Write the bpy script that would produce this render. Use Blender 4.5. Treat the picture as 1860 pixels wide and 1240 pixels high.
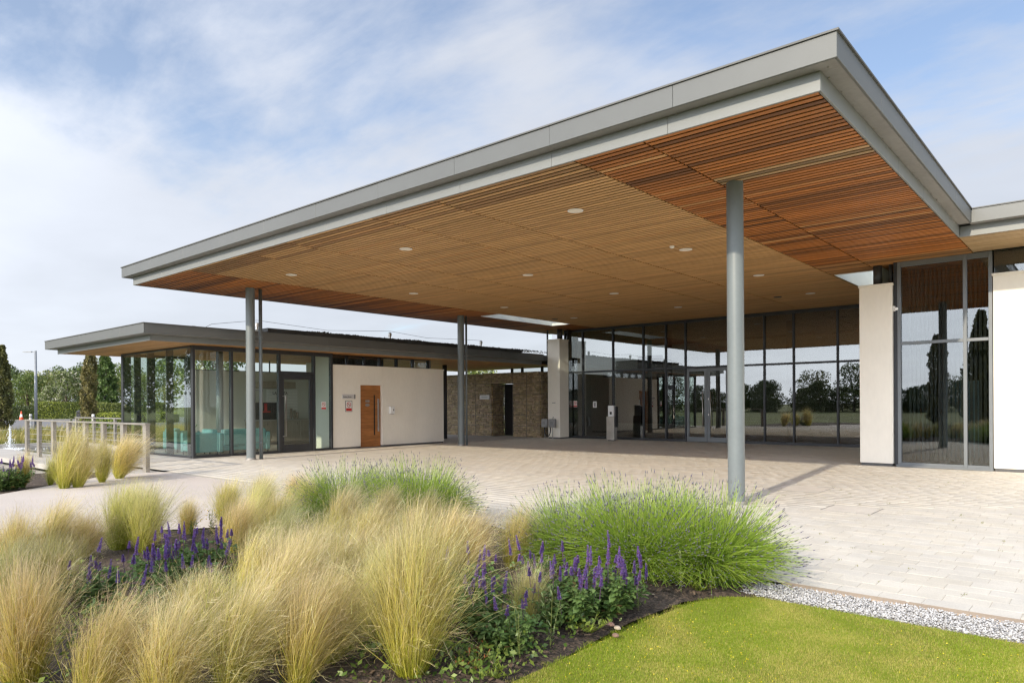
import bpy, math, random
import numpy as np
from mathutils import Vector, Matrix

# ------------------------------------------------------------------ scene, camera, sky, sun
scene = bpy.context.scene
for o in list(bpy.data.objects):
    bpy.data.objects.remove(o)
COL = scene.collection
CAM_H = 1.5
TH = .8605                      # angle of the building's long axis to the view
ROLL = -.0058
FPX, HORY = 1272.9, 733.8       # focal length and horizon row in photo pixels (1860 x 1240)

cam_d = bpy.data.cameras.new('camera')
cam = bpy.data.objects.new('camera', cam_d); COL.objects.link(cam)
cam_d.sensor_width = 36; cam_d.sensor_fit = 'HORIZONTAL'
cam_d.lens = FPX/1860*36
cam_d.shift_y = (HORY-620)/1860
cam_d.clip_start = .05; cam_d.clip_end = 3000
cam.matrix_world = (Matrix.Translation((0, 0, CAM_H)) @ Matrix.Rotation(math.pi/2-TH, 4, 'Z')
                    @ Matrix.Rotation(math.pi/2, 4, 'X') @ Matrix.Rotation(ROLL, 4, 'Z'))
scene.camera = cam
scene.render.resolution_x = 1024; scene.render.resolution_y = 682
scene.cycles.diffuse_bounces = 6; scene.cycles.max_bounces = 14
scene.cycles.denoising_prefilter = 'NONE'; scene.cycles.filter_width = 1.35

SUN_EL = math.radians(24.5)
SUN_H = Vector((.113, -.994)).normalized()       # horizontal direction towards the sun
sun_vec = Vector((SUN_H.x*math.cos(SUN_EL), SUN_H.y*math.cos(SUN_EL), math.sin(SUN_EL)))
sd = bpy.data.lights.new('sun', 'SUN'); sun = bpy.data.objects.new('sun', sd); COL.objects.link(sun)
sd.energy = 2.75; sd.angle = math.radians(1.0); sd.color = (1, .87, .68)
sun.rotation_euler = (-sun_vec).to_track_quat('-Z', 'Y').to_euler()
sun.location = (0, -20, 30)

world = bpy.data.worlds.new('World'); scene.world = world; world.use_nodes = True
def build_world():
    nt = world.node_tree; nt.nodes.clear(); N = nt.nodes; L = nt.links
    out = N.new('ShaderNodeOutputWorld'); bg = N.new('ShaderNodeBackground')
    sky = N.new('ShaderNodeTexSky'); sky.sky_type = 'NISHITA'; sky.sun_disc = False
    sky.sun_elevation = SUN_EL; sky.sun_rotation = math.atan2(SUN_H.x, SUN_H.y)
    sky.air_density = 1.0; sky.dust_density = .3; sky.ozone_density = 3.0
    geo = N.new('ShaderNodeNewGeometry'); sep = N.new('ShaderNodeSeparateXYZ')
    # Incoming on the world points along the view direction: normalise through texture coordinate
    tc = N.new('ShaderNodeTexCoord'); L.new(tc.outputs['Generated'], sep.inputs[0])
    def math_(op, a, b=None, c=None):
        m = N.new('ShaderNodeMath'); m.operation = op
        for i, v in enumerate((a, b, c)):
            if v is None: continue
            if isinstance(v, (int, float)): m.inputs[i].default_value = v
            else: L.new(v, m.inputs[i])
        return m.outputs[0]
    zc = math_('MAXIMUM', sep.outputs[2], 0.0)
    den = math_('ADD', zc, .16)
    u = math_('DIVIDE', sep.outputs[0], den); v = math_('DIVIDE', sep.outputs[1], den)
    comb = N.new('ShaderNodeCombineXYZ'); L.new(u, comb.inputs[0]); L.new(v, comb.inputs[1])
    mp = N.new('ShaderNodeMapping'); mp.inputs['Rotation'].default_value = (0, 0, math.radians(20))
    mp.inputs['Scale'].default_value = (.75, .95, 1); mp.inputs['Location'].default_value = (1.15, .35, 0)
    L.new(comb.outputs[0], mp.inputs[0])
    n1 = N.new('ShaderNodeTexNoise'); n1.inputs['Scale'].default_value = 1.15; n1.inputs['Detail'].default_value = 12
    n1.inputs['Roughness'].default_value = .56; n1.inputs['Distortion'].default_value = .25
    L.new(mp.outputs[0], n1.inputs['Vector'])
    mp2 = N.new('ShaderNodeMapping'); mp2.inputs['Location'].default_value = (1.15, .35, 0); mp2.inputs['Scale'].default_value = (1.2, 3.2, 1); mp2.inputs['Rotation'].default_value = (0, 0, math.radians(-35))
    L.new(comb.outputs[0], mp2.inputs[0])
    n2 = N.new('ShaderNodeTexNoise'); n2.inputs['Scale'].default_value = 1.6; n2.inputs['Detail'].default_value = 10
    n2.inputs['Roughness'].default_value = .62; n2.inputs['Distortion'].default_value = .35
    L.new(mp2.outputs[0], n2.inputs['Vector'])
    s = math_('ADD', math_('MULTIPLY', n1.outputs[0], .80), math_('MULTIPLY', n2.outputs[0], .20))
    s = math_('ADD', s, math_('MAXIMUM', math_('MULTIPLY', math_('SUBTRACT', .36, zc), .55), -.06))
    ramp = N.new('ShaderNodeMapRange'); ramp.interpolation_type = 'SMOOTHSTEP'
    ramp.inputs['From Min'].default_value = .345; ramp.inputs['From Max'].default_value = .585
    L.new(s, ramp.inputs['Value'])
    # veil of thin cloud that closes towards the horizon
    veil = math_('POWER', math_('SUBTRACT', 1.0, math_('MINIMUM', math_('MULTIPLY', zc, 1.25), 1.0)), 3.0)
    cov = math_('MAXIMUM', math_('MULTIPLY', ramp.outputs[0], .93), math_('MULTIPLY', veil, .97))
    cov = math_('ADD', math_('MULTIPLY', cov, .84), .15)
    # cloud brightness varies a little with thickness
    n3 = N.new('ShaderNodeTexNoise'); n3.inputs['Scale'].default_value = 2.1; n3.inputs['Detail'].default_value = 6
    L.new(mp.outputs[0], n3.inputs['Vector'])
    cb = N.new('ShaderNodeMapRange'); cb.inputs['From Min'].default_value = .3; cb.inputs['From Max'].default_value = .7
    cb.inputs['To Min'].default_value = .88; cb.inputs['To Max'].default_value = 1.0
    L.new(n3.outputs[0], cb.inputs['Value'])
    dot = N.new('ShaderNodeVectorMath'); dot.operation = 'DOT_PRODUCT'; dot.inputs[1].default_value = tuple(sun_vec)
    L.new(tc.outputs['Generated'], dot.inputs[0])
    ph = math_('POWER', math_('MULTIPLY_ADD', dot.outputs['Value'], .5, .5), 3.0)  # clouds brightened towards the sun behind the camera, added as fill light
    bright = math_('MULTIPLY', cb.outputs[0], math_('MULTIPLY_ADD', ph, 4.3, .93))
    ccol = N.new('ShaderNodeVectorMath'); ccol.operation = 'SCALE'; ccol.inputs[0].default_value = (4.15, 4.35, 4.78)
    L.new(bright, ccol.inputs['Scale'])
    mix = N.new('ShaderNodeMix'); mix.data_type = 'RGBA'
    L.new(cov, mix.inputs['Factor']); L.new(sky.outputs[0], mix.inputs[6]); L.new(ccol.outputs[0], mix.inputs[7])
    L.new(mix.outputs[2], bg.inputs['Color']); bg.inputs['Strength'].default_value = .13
    L.new(bg.outputs[0], out.inputs[0])
build_world()
vs = scene.view_settings
vs.view_transform = 'Standard'; vs.look = 'None'; vs.exposure = .57; vs.gamma = 1; vs.use_curve_mapping = False

# ------------------------------------------------------------------ pixel helpers (photo pixel -> direction)
def ray(px, py):
    dx, dy = px-930, py-620
    px, py = px+ROLL*dy, py-ROLL*dx
    r = (px-930)/FPX
    return Vector((r*math.sin(TH)-math.cos(TH), r*math.cos(TH)+math.sin(TH), (HORY-py)/FPX))
def atz(px, py, z=0.0):
    d = ray(px, py); return d*((z-CAM_H)/d.z)+Vector((0, 0, CAM_H))
def aty(px, py, y):
    d = ray(px, py); return d*(y/d.y)+Vector((0, 0, CAM_H))
def atx(px, py, x):
    d = ray(px, py); return d*(x/d.x)+Vector((0, 0, CAM_H))
def depth(x, y): return -x*math.cos(TH)+y*math.sin(TH)

# ------------------------------------------------------------------ materials
MATS = {}
def new_mat(name):
    m = bpy.data.materials.new(name); m.use_nodes = True
    nt = m.node_tree; nt.nodes.clear()
    out = nt.nodes.new('ShaderNodeOutputMaterial')
    return m, nt, out
def vary(nt, base_socket, amount, scale, detail=6, coord='Object', stretch=(1, 1, 1)):
    """multiply a colour by low-contrast noise"""
    N, L = nt.nodes, nt.links
    tc = N.new('ShaderNodeTexCoord'); mp = N.new('ShaderNodeMapping'); mp.inputs['Scale'].default_value = stretch
    no = N.new('ShaderNodeTexNoise'); no.inputs['Scale'].default_value = scale; no.inputs['Detail'].default_value = detail
    src = N.new('ShaderNodeNewGeometry').outputs['Position'] if coord == 'World' else tc.outputs[coord]
    L.new(src, mp.inputs[0]); L.new(mp.outputs[0], no.inputs['Vector'])
    mr = N.new('ShaderNodeMapRange'); mr.inputs['From Min'].default_value = .3; mr.inputs['From Max'].default_value = .7
    mr.inputs['To Min'].default_value = 1-amount; mr.inputs['To Max'].default_value = 1+amount
    L.new(no.outputs[0], mr.inputs['Value'])
    sc = N.new('ShaderNodeVectorMath'); sc.operation = 'SCALE'
    L.new(base_socket, sc.inputs[0]); L.new(mr.outputs[0], sc.inputs['Scale'])
    return sc.outputs[0], no.outputs[0]
def add_bump(nt, bsdf, scale, strength, dist=.01, stretch=(1, 1, 1), coord='Object', detail=4):
    N, L = nt.nodes, nt.links
    tc = N.new('ShaderNodeTexCoord'); mp = N.new('ShaderNodeMapping'); mp.inputs['Scale'].default_value = stretch
    no = N.new('ShaderNodeTexNoise'); no.inputs['Scale'].default_value = scale; no.inputs['Detail'].default_value = detail
    L.new(tc.outputs[coord], mp.inputs[0]); L.new(mp.outputs[0], no.inputs['Vector'])
    b = N.new('ShaderNodeBump'); b.inputs['Strength'].default_value = strength; b.inputs['Distance'].default_value = dist
    L.new(no.outputs[0], b.inputs['Height']); L.new(b.outputs[0], bsdf.inputs['Normal'])
def pbr(name, col, rough=.6, metal=0., var=.10, vscale=3., bump=0., bscale=60., stretch=(1, 1, 1), source=None, var2=0, v2scale=40, spec=.5, bdist=.01, coord='Object', var3=0, v3scale=.3):
    m, nt, out = new_mat(name); N, L = nt.nodes, nt.links
    b = N.new('ShaderNodeBsdfPrincipled')
    b.inputs['Roughness'].default_value = rough; b.inputs['Metallic'].default_value = metal
    b.inputs['Specular IOR Level'].default_value = spec
    if source == 'object':
        oi = N.new('ShaderNodeObjectInfo'); cs = oi.outputs['Color']
    elif source == 'attr':
        at = N.new('ShaderNodeAttribute'); at.attribute_name = 'Col'; cs = at.outputs['Color']
    else:
        rgb = N.new('ShaderNodeRGB'); rgb.outputs[0].default_value = (*col, 1); cs = rgb.outputs[0]
    if var: cs, _ = vary(nt, cs, var, vscale, stretch=stretch, coord=coord)
    if var2: cs, _ = vary(nt, cs, var2, v2scale, stretch=stretch, coord=coord)
    if var3: cs, _ = vary(nt, cs, var3, v3scale, coord=coord)
    L.new(cs, b.inputs['Base Color'])
    if bump: add_bump(nt, b, bscale, bump, bdist, stretch=stretch)
    L.new(b.outputs[0], out.inputs[0])
    MATS[name] = m; return m
def leafy(name, transl=.35, rough=.6, col=None, var=.0, sheen=.04, tint=False):
    """thin plant tissue: colour from the mesh attribute, light passes through"""
    m, nt, out = new_mat(name); N, L = nt.nodes, nt.links
    if col is None:
        at = N.new('ShaderNodeAttribute'); at.attribute_name = 'Col'; cs = at.outputs['Color']
    else:
        rgb = N.new('ShaderNodeRGB'); rgb.outputs[0].default_value = (*col, 1); cs = rgb.outputs[0]
    if var: cs, _ = vary(nt, cs, var, 1.2)
    if tint:
        oi = N.new('ShaderNodeObjectInfo'); mu = N.new('ShaderNodeVectorMath'); mu.operation = 'MULTIPLY'
        L.new(cs, mu.inputs[0]); L.new(oi.outputs['Color'], mu.inputs[1]); cs = mu.outputs[0]
    d = N.new('ShaderNodeBsdfDiffuse'); t = N.new('ShaderNodeBsdfTranslucent'); mx = N.new('ShaderNodeMixShader')
    mx.inputs[0].default_value = transl
    L.new(cs, d.inputs[0]); L.new(cs, t.inputs[0]); L.new(d.outputs[0], mx.inputs[1]); L.new(t.outputs[0], mx.inputs[2])
    g = N.new('ShaderNodeBsdfGlossy'); g.inputs['Roughness'].default_value = .45
    mx2 = N.new('ShaderNodeMixShader'); mx2.inputs[0].default_value = sheen
    L.new(mx.outputs[0], mx2.inputs[1]); L.new(g.outputs[0], mx2.inputs[2])
    L.new(mx2.outputs[0], out.inputs[0]); MATS[name] = m; return m
def glass(name, tint=(.86, .93, .89), r0=.10, wav=.02, wscale=1.1):
    m, nt, out = new_mat(name); N, L = nt.nodes, nt.links
    lw = N.new('ShaderNodeLayerWeight'); lw.inputs['Blend'].default_value = .5
    pw = N.new('ShaderNodeMath'); pw.operation = 'POWER'; pw.inputs[1].default_value = 4.0
    L.new(lw.outputs['Facing'], pw.inputs[0])
    ma = N.new('ShaderNodeMath'); ma.operation = 'MULTIPLY_ADD'; ma.inputs[1].default_value = 1-r0; ma.inputs[2].default_value = r0
    L.new(pw.outputs[0], ma.inputs[0])
    t = N.new('ShaderNodeBsdfTransparent'); t.inputs[0].default_value = (*tint, 1)
    g = N.new('ShaderNodeBsdfGlossy'); g.inputs['Roughness'].default_value = 0.0; g.inputs[0].default_value = (.95, .97, .97, 1)
    if wav: add_bump(nt, g, wscale, wav, .05, stretch=(1, 1, .45), detail=1)
    mx = N.new('ShaderNodeMixShader'); L.new(ma.outputs[0], mx.inputs[0]); L.new(t.outputs[0], mx.inputs[1]); L.new(g.outputs[0], mx.inputs[2])
    L.new(mx.outputs[0], out.inputs[0]); MATS[name] = m; return m

pbr('zinc', (.130, .134, .130), .48, .25, .035, .5, 0, 3, var2=.02, v2scale=5)
pbr('zinc_trim', (.215, .222, .215), .5, .2, .035, .6, var2=.02, v2scale=6)
pbr('zinc_under', (.26, .25, .24), .6, .15, .10, 1.2, var2=.06, v2scale=14)
pbr('roof_edge', (.12, .12, .115), .6, .3, .1, 2)
pbr('roof_membrane', (.10, .10, .095), .9, 0, .25, 2, .2, 20)
pbr('render', (.87, .825, .73), .9, 0, .035, 1.1, .15, 120, stretch=(1, 1, .35), var2=.02, v2scale=14, var3=.03, v3scale=.6)
pbr('plinth', (.10, .10, .10), .8, 0, .15, 6)
pbr('slat_piece', None, .55, 0, .10, 1.2, .05, 30, stretch=(.5, 3, 3), source='object', var2=.10, v2scale=6, coord='World')
pbr('slat_joined', None, .55, 0, .10, 1.2, .05, 30, stretch=(.5, 3, 3), source='attr', var2=.10, v2scale=6, coord='World')
pbr('dark_board', (.015, .012, .010), .9, 0, 0)
pbr('column_paint', (.155, .178, .182), .42, .05, .05, 1.5, var2=.03, v2scale=20)
pbr('dark_column', (.055, .058, .062), .45, .1, .06, 2)
pbr('frame', (.045, .048, .053), .42, .35, .08, 3)
pbr('frame_light', (.17, .185, .195), .42, .35, .06, 3)
pbr('steel', (.55, .53, .50), .32, .85, .12, 4)
pbr('steel_dull', (.36, .34, .32), .5, .6, .15, 5)
pbr('post_metal', (.30, .275, .24), .5, .35, .12, 3, var2=.1, v2scale=22)
pbr('paver_piece', None, .9, 0, .07, 3.5, .2, 140, source='object', var2=.07, v2scale=70, coord='World', var3=.06, v3scale=.45)
pbr('paver_joined', None, .9, 0, .07, 3.5, .2, 140, source='attr', var2=.07, v2scale=70, coord='World', var3=.06, v3scale=.45)
pbr('paving_joint', (.49, .45, .38), .95, 0, .25, 4, var2=.2, v2scale=50)
pbr('resin_path', (.56, .50, .45), .95, 0, .06, .8, .4, 170, var2=.16, v2scale=130)
pbr('kerb', (.40, .31, .225), .95, 0, .14, 3, .3, 90, var2=.12, v2scale=40)
pbr('soil', (.085, .062, .046), 1, 0, .4, 5, .9, 34, var2=.3, v2scale=40, bdist=.05)
pbr('ground_grass', (.13, .15, .035), 1, 0, .3, .2, .4, 30, var2=.3, v2scale=5)
pbr('lawn_soil', (.24, .25, .03), 1, 0, .3, 1.4, .5, 60, var2=.3, v2scale=40)
pbr('asphalt', (.19, .185, .185), .95, 0, .12, .4, .2, 60)
pbr('white_gravel', None, .75, 0, .06, 20, source='attr')
pbr('mulch', None, .95, 0, .2, 30, source='attr')
pbr('wood_door', (.36, .145, .042), .5, 0, .22, 1.6, .1, 20, stretch=(6, .5, 7), var2=.22, v2scale=7)
pbr('dark_wood', (.075, .042, .024), .6, 0, .25, 2, .1, 20, stretch=(.4, 6, 8))
pbr('stone', None, .95, 0, .18, 9, .5, 40, source='attr', var2=.12, v2scale=45)
pbr('wire', (.20, .18, .15), .5, .6, .1, 5)
pbr('white_plastic', (.82, .82, .81), .35, 0, .02, 3)
pbr('sign_plate', (.60, .58, .57), .4, .1, .03, 6)
pbr('sign_white', (.78, .77, .74), .5, 0, .03, 10)
pbr('sign_red', (.55, .035, .03), .5, 0, .05, 10)
pbr('black', (.015, .015, .016), .4, 0, .1, 5)
pbr('near_black', (.03, .03, .032), .6, 0, .1, 5)
pbr('box_grey', (.30, .30, .30), .45, .2, .06, 8)
pbr('turquoise', (.14, .29, .30), .75, 0, .06, 6, .1, 90)
pbr('inside_wall', (.66, .66, .60), .9, 0, .03, 1)
pbr('inside_cream', (.52, .44, .33), .9, 0, .04, 1)
pbr('inside_floor', (.24, .225, .205), .55, 0, .08, 1)
pbr('counter', (.34, .29, .225), .6, 0, .12, 3, stretch=(4, 4, .6))
pbr('blind', (.16, .17, .165), .8, 0, .05, 3)
pbr('blind_blue', (.20, .30, .36), .8, 0, .05, 3)
pbr('blind_orange', (.42, .17, .07), .8, 0, .05, 3)
pbr('hedge_core', (.03, .045, .012), 1, 0, .3, 4)
pbr('bark', (.085, .062, .045), .95, 0, .3, 4, .6, 20, stretch=(3, 3, .6))
pbr('cone_orange', (.72, .10, .03), .5, 0, .04, 6)
pbr('bin_black', (.028, .03, .035), .4, .1, .1, 4)
pbr('lamp_metal', (.27, .285, .30), .45, .4, .06, 3)
pbr('sedum', None, 1, 0, .2, 4, source='attr')
pbr('light_disc', (.78, .73, .64), .5, 0, .02, 9)
pbr('concrete', (.46, .43, .39), .9, 0, .10, 1.0, .2, 60, var2=.06, v2scale=30)
leafy('grass_blade', .40, tint=True); leafy('lavender_leaf', .32); leafy('leaf', .28); leafy('petal', .30)
leafy('tree_leaf', .22); leafy('lawn_blade', .35, sheen=.015)
glass('glass', (.93, .955, .945), .085, .030, .9)
glass('glass_hall', (.50, .51, .49), .16, .035, .8)
glass('glass_wing', (.62, .65, .65), .11, .030, .9)
glass('glass_green', (.935, .975, .95), .05, .022, 1.0)
def water_mat():
    m, nt, out = new_mat('water'); N, L = nt.nodes, nt.links
    b = N.new('ShaderNodeBsdfPrincipled'); b.inputs['Base Color'].default_value = (.035, .045, .035, 1)
    b.inputs['Roughness'].default_value = .06; b.inputs['IOR'].default_value = 1.33
    add_bump(nt, b, 5, .25, .03, stretch=(1, 1, 1), detail=3)
    L.new(b.outputs[0], out.inputs[0]); MATS['water'] = m
water_mat()
def spray_mat():
    m, nt, out = new_mat('water_spray'); N, L = nt.nodes, nt.links
    b = N.new('ShaderNodeBsdfPrincipled'); b.inputs['Base Color'].default_value = (.85, .88, .9, 1); b.inputs['Roughness'].default_value = .15
    L.new(b.outputs[0], out.inputs[0]); MATS['water_spray'] = m
spray_mat()

# ------------------------------------------------------------------ mesh helpers
ORG = {}
def tag(o, label=None, cat=None, group=None, kind=None):
    if label: o['label'] = label
    if cat: o['category'] = cat
    if group: o['group'] = group
    if kind: o['kind'] = kind
    return o
def thing(name, label, cat, loc=(0, 0, 0), group=None):
    o = bpy.data.objects.new(name, None); COL.objects.link(o); o.location = loc
    o.empty_display_size = .2
    ORG[o] = Vector(loc); return tag(o, label, cat, group)
def link(name, me, parent=None, loc=None, rotz=0, scale=None):
    o = bpy.data.objects.new(name, me); COL.objects.link(o)
    if parent is not None:
        o.parent = parent; ORG[o] = ORG.get(parent, Vector((0, 0, 0)))
        if loc is not None: o.location = Vector(loc)-ORG[o]
        if loc is not None: ORG[o] = Vector(loc)
    elif loc is not None:
        o.location = loc; ORG[o] = Vector(loc)
    else: ORG[o] = Vector((0, 0, 0))
    if rotz: o.rotation_euler = (0, 0, rotz)
    if scale is not None: o.scale = scale if hasattr(scale, '__len__') else (scale,)*3
    return o
class MB:
    """collects shapes, then links them as ONE mesh object"""
    def __init__(s): s.v = []; s.f = []; s.c = []
    def quad(s, a, b, c, d, col=None):
        n = len(s.v); s.v += [tuple(a), tuple(b), tuple(c), tuple(d)]; s.f.append((n, n+1, n+2, n+3)); s.c += [col]*4; return s
    def poly(s, pts, col=None):
        n = len(s.v); s.v += [tuple(p) for p in pts]; s.f.append(tuple(range(n, n+len(pts)))); s.c += [col]*len(pts); return s
    def box(s, x0, x1, y0, y1, z0, z1, col=None):
        n = len(s.v)
        s.v += [(x, y, z) for z in (z0, z1) for x, y in ((x0, y0), (x1, y0), (x1, y1), (x0, y1))]
        for q in ((3, 2, 1, 0), (4, 5, 6, 7), (0, 1, 5, 4), (1, 2, 6, 5), (2, 3, 7, 6), (3, 0, 4, 7)):
            s.f.append(tuple(n+i for i in q))
        s.c += [col]*8; return s
    def bevbox(s, x0, x1, y0, y1, z0, z1, b, col=None):
        """box with a chamfer round its top and its upright edges"""
        n = len(s.v)
        def ring(ins, z):
            e = b
            return [(x0+e+ins, y0+ins, z), (x1-e-ins, y0+ins, z), (x1-ins, y0+e+ins, z), (x1-ins, y1-e-ins, z), (x1-e-ins, y1-ins, z), (x0+e+ins, y1-ins, z), (x0+ins, y1-e-ins, z), (x0+ins, y0+e+ins, z)]
        rs = [ring(b, z0), ring(0, z0+b), ring(0, z1-b), ring(b, z1)]
        for r in rs: s.v += r
        for k in range(3):
            for i in range(8):
                j = (i+1) % 8
                s.f.append((n+8*k+i, n+8*k+j, n+8*k+8+j, n+8*k+8+i))
        s.f.append(tuple(n+24+i for i in range(8))); s.f.append(tuple(n+7-i for i in range(8)))
        s.c += [col]*32; return s
    def slat(s, x0, x1, y0, y1, z0, z1, top, col=None):
        """timber slat with undercut edges: narrower at its back than at its face"""
        n = len(s.v); c = (y0+y1)/2
        s.v += [(x0, y0, z0), (x1, y0, z0), (x1, y1, z0), (x0, y1, z0), (x0, c-top/2, z1), (x1, c-top/2, z1), (x1, c+top/2, z1), (x0, c+top/2, z1)]
        for q in ((3, 2, 1, 0), (4, 5, 6, 7), (0, 1, 5, 4), (1, 2, 6, 5), (2, 3, 7, 6), (3, 0, 4, 7)): s.f.append(tuple(n+i for i in q))
        s.c += [col]*8; return s
    def tube(s, pts, rads, n=12, col=None, cap=True):
        pts = [Vector(p) for p in pts]; base = len(s.v)
        if not hasattr(rads, '__len__'): rads = [rads]*len(pts)
        for i, p in enumerate(pts):
            t = (pts[min(i+1, len(pts)-1)]-pts[max(i-1, 0)]).normalized()
            a = t.cross(Vector((0, 0, 1)) if abs(t.z) < .9 else Vector((1, 0, 0))).normalized(); b = t.cross(a)
            for k in range(n):
                an = 2*math.pi*k/n
                s.v.append(tuple(p+(a*math.cos(an)+b*math.sin(an))*rads[i])); s.c.append(col)
        for i in range(len(pts)-1):
            for k in range(n):
                j = (k+1) % n
                s.f.append((base+i*n+k, base+(i+1)*n+k, base+(i+1)*n+j, base+i*n+j))
        if cap:
            s.f.append(tuple(base+k for k in range(n))); s.f.append(tuple(base+(len(pts)-1)*n+n-1-k for k in range(n)))
        return s
    def lathe(s, c, prof, n=16, col=None):
        base = len(s.v)
        for r, z in prof:
            for k in range(n):
                an = 2*math.pi*k/n; s.v.append((c[0]+r*math.cos(an), c[1]+r*math.sin(an), c[2]+z)); s.c.append(col)
        for i in range(len(prof)-1):
            for k in range(n):
                j = (k+1) % n; s.f.append((base+i*n+k, base+i*n+j, base+(i+1)*n+j, base+(i+1)*n+k))
        s.f.append(tuple(base+n-1-k for k in range(n))); s.f.append(tuple(base+(len(prof)-1)*n+k for k in range(n)))
        return s
    def mesh(s, name, mat, origin=Vector((0, 0, 0)), smooth=False):
        me = bpy.data.meshes.new(name)
        me.from_pydata([(x-origin[0], y-origin[1], z-origin[2]) for x, y, z in s.v], [], s.f)
        if any(c is not None for c in s.c):
            a = me.color_attributes.new('Col', 'FLOAT_COLOR', 'POINT')
            arr = np.array([(*(c or (1, 1, 1)), 1) for c in s.c], dtype=np.float32)
            a.data.foreach_set('color', arr.ravel())
        me.materials.append(MATS[mat] if isinstance(mat, str) else mat)
        if smooth: me.shade_smooth()
        me.update(); return me
    def build(s, name, mat, parent=None, loc=None, smooth=False):
        """loc gives a top-level object an origin of its own; a child keeps its parent's"""
        org = ORG.get(parent, Vector((0, 0, 0))) if parent is not None else Vector(loc or (0, 0, 0))
        me = s.mesh(name, mat, org, smooth)
        o = bpy.data.objects.new(name, me); COL.objects.link(o)
        if parent is not None: o.parent = parent
        elif loc is not None: o.location = loc
        ORG[o] = org; return o
def box(name, mat, parent, x0, x1, y0, y1, z0, z1, bev=0):
    m = MB()
    if bev: m.bevbox(x0, x1, y0, y1, z0, z1, bev)
    else: m.box(x0, x1, y0, y1, z0, z1)
    return m.build(name, mat, parent)

def np_mesh(name, verts, quads, cols, mat, smooth=False):
    """verts (n,3), quads (m,4) or (m,3), cols (n,3)"""
    verts = np.asarray(verts, np.float32); quads = np.asarray(quads, np.int32)
    me = bpy.data.meshes.new(name); k = quads.shape[1]
    me.vertices.add(len(verts)); me.vertices.foreach_set('co', verts.ravel())
    me.loops.add(quads.size); me.loops.foreach_set('vertex_index', quads.ravel())
    me.polygons.add(len(quads)); me.polygons.foreach_set('loop_start', np.arange(0, quads.size, k, dtype=np.int32))
    me.update(calc_edges=True)
    if cols is not None:
        a = me.color_attributes.new('Col', 'FLOAT_COLOR', 'POINT')
        c4 = np.ones((len(verts), 4), np.float32); c4[:, :3] = cols; a.data.foreach_set('color', c4.ravel())
    me.materials.append(MATS[mat]); 
    if smooth: me.shade_smooth()
    me.validate(); return me
def strips(paths, widths, cols, side):
    """paths (n,k,3) -> ribbon quads; side (n,3) is the ribbon's width direction"""
    n, k, _ = paths.shape
    off = side[:, None, :]*widths[:, :, None]*.5
    v = np.stack([paths-off, paths+off], axis=2).reshape(n*k*2, 3)
    idx = np.arange(n*k*2).reshape(n, k, 2)
    q = np.stack([idx[:, :-1, 0], idx[:, :-1, 1], idx[:, 1:, 1], idx[:, 1:, 0]], axis=-1).reshape(-1, 4)
    c = np.repeat(cols.reshape(n*k, 3), 2, axis=0)
    return v, q, c
def cat_meshes(parts):
    vs_, qs, cs = [], [], []; n = 0
    for v, q, c in parts:
        vs_.append(v); qs.append(q+n); cs.append(c); n += len(v)
    return np.concatenate(vs_), np.concatenate(qs), np.concatenate(cs)
def lerp(a, b, t): return np.asarray(a)*(1-t)+np.asarray(b)*t
def text_mesh(body, size):
    cu = bpy.data.curves.new('lettering', 'FONT'); cu.body = body; cu.size = size; cu.extrude = .0015; cu.offset = size*.018; cu.align_x = 'CENTER'; cu.align_y = 'CENTER'
    o = bpy.data.objects.new('lettering', cu); COL.objects.link(o)
    bpy.context.view_layer.update()
    me = bpy.data.meshes.new_from_object(o.evaluated_get(bpy.context.evaluated_depsgraph_get()))
    bpy.data.objects.remove(o); bpy.data.curves.remove(cu); return me
def text(name, body, size, mat, parent, loc, facing):
    """facing 'x' = read from +X, '-y' = read from -Y"""
    me = text_mesh(body, size); me.materials.clear(); me.materials.append(MATS[mat])
    o = link(name, me, parent, loc)
    o.rotation_euler = (math.pi/2, 0, math.pi/2 if facing == 'x' else 0)
    return o

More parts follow.
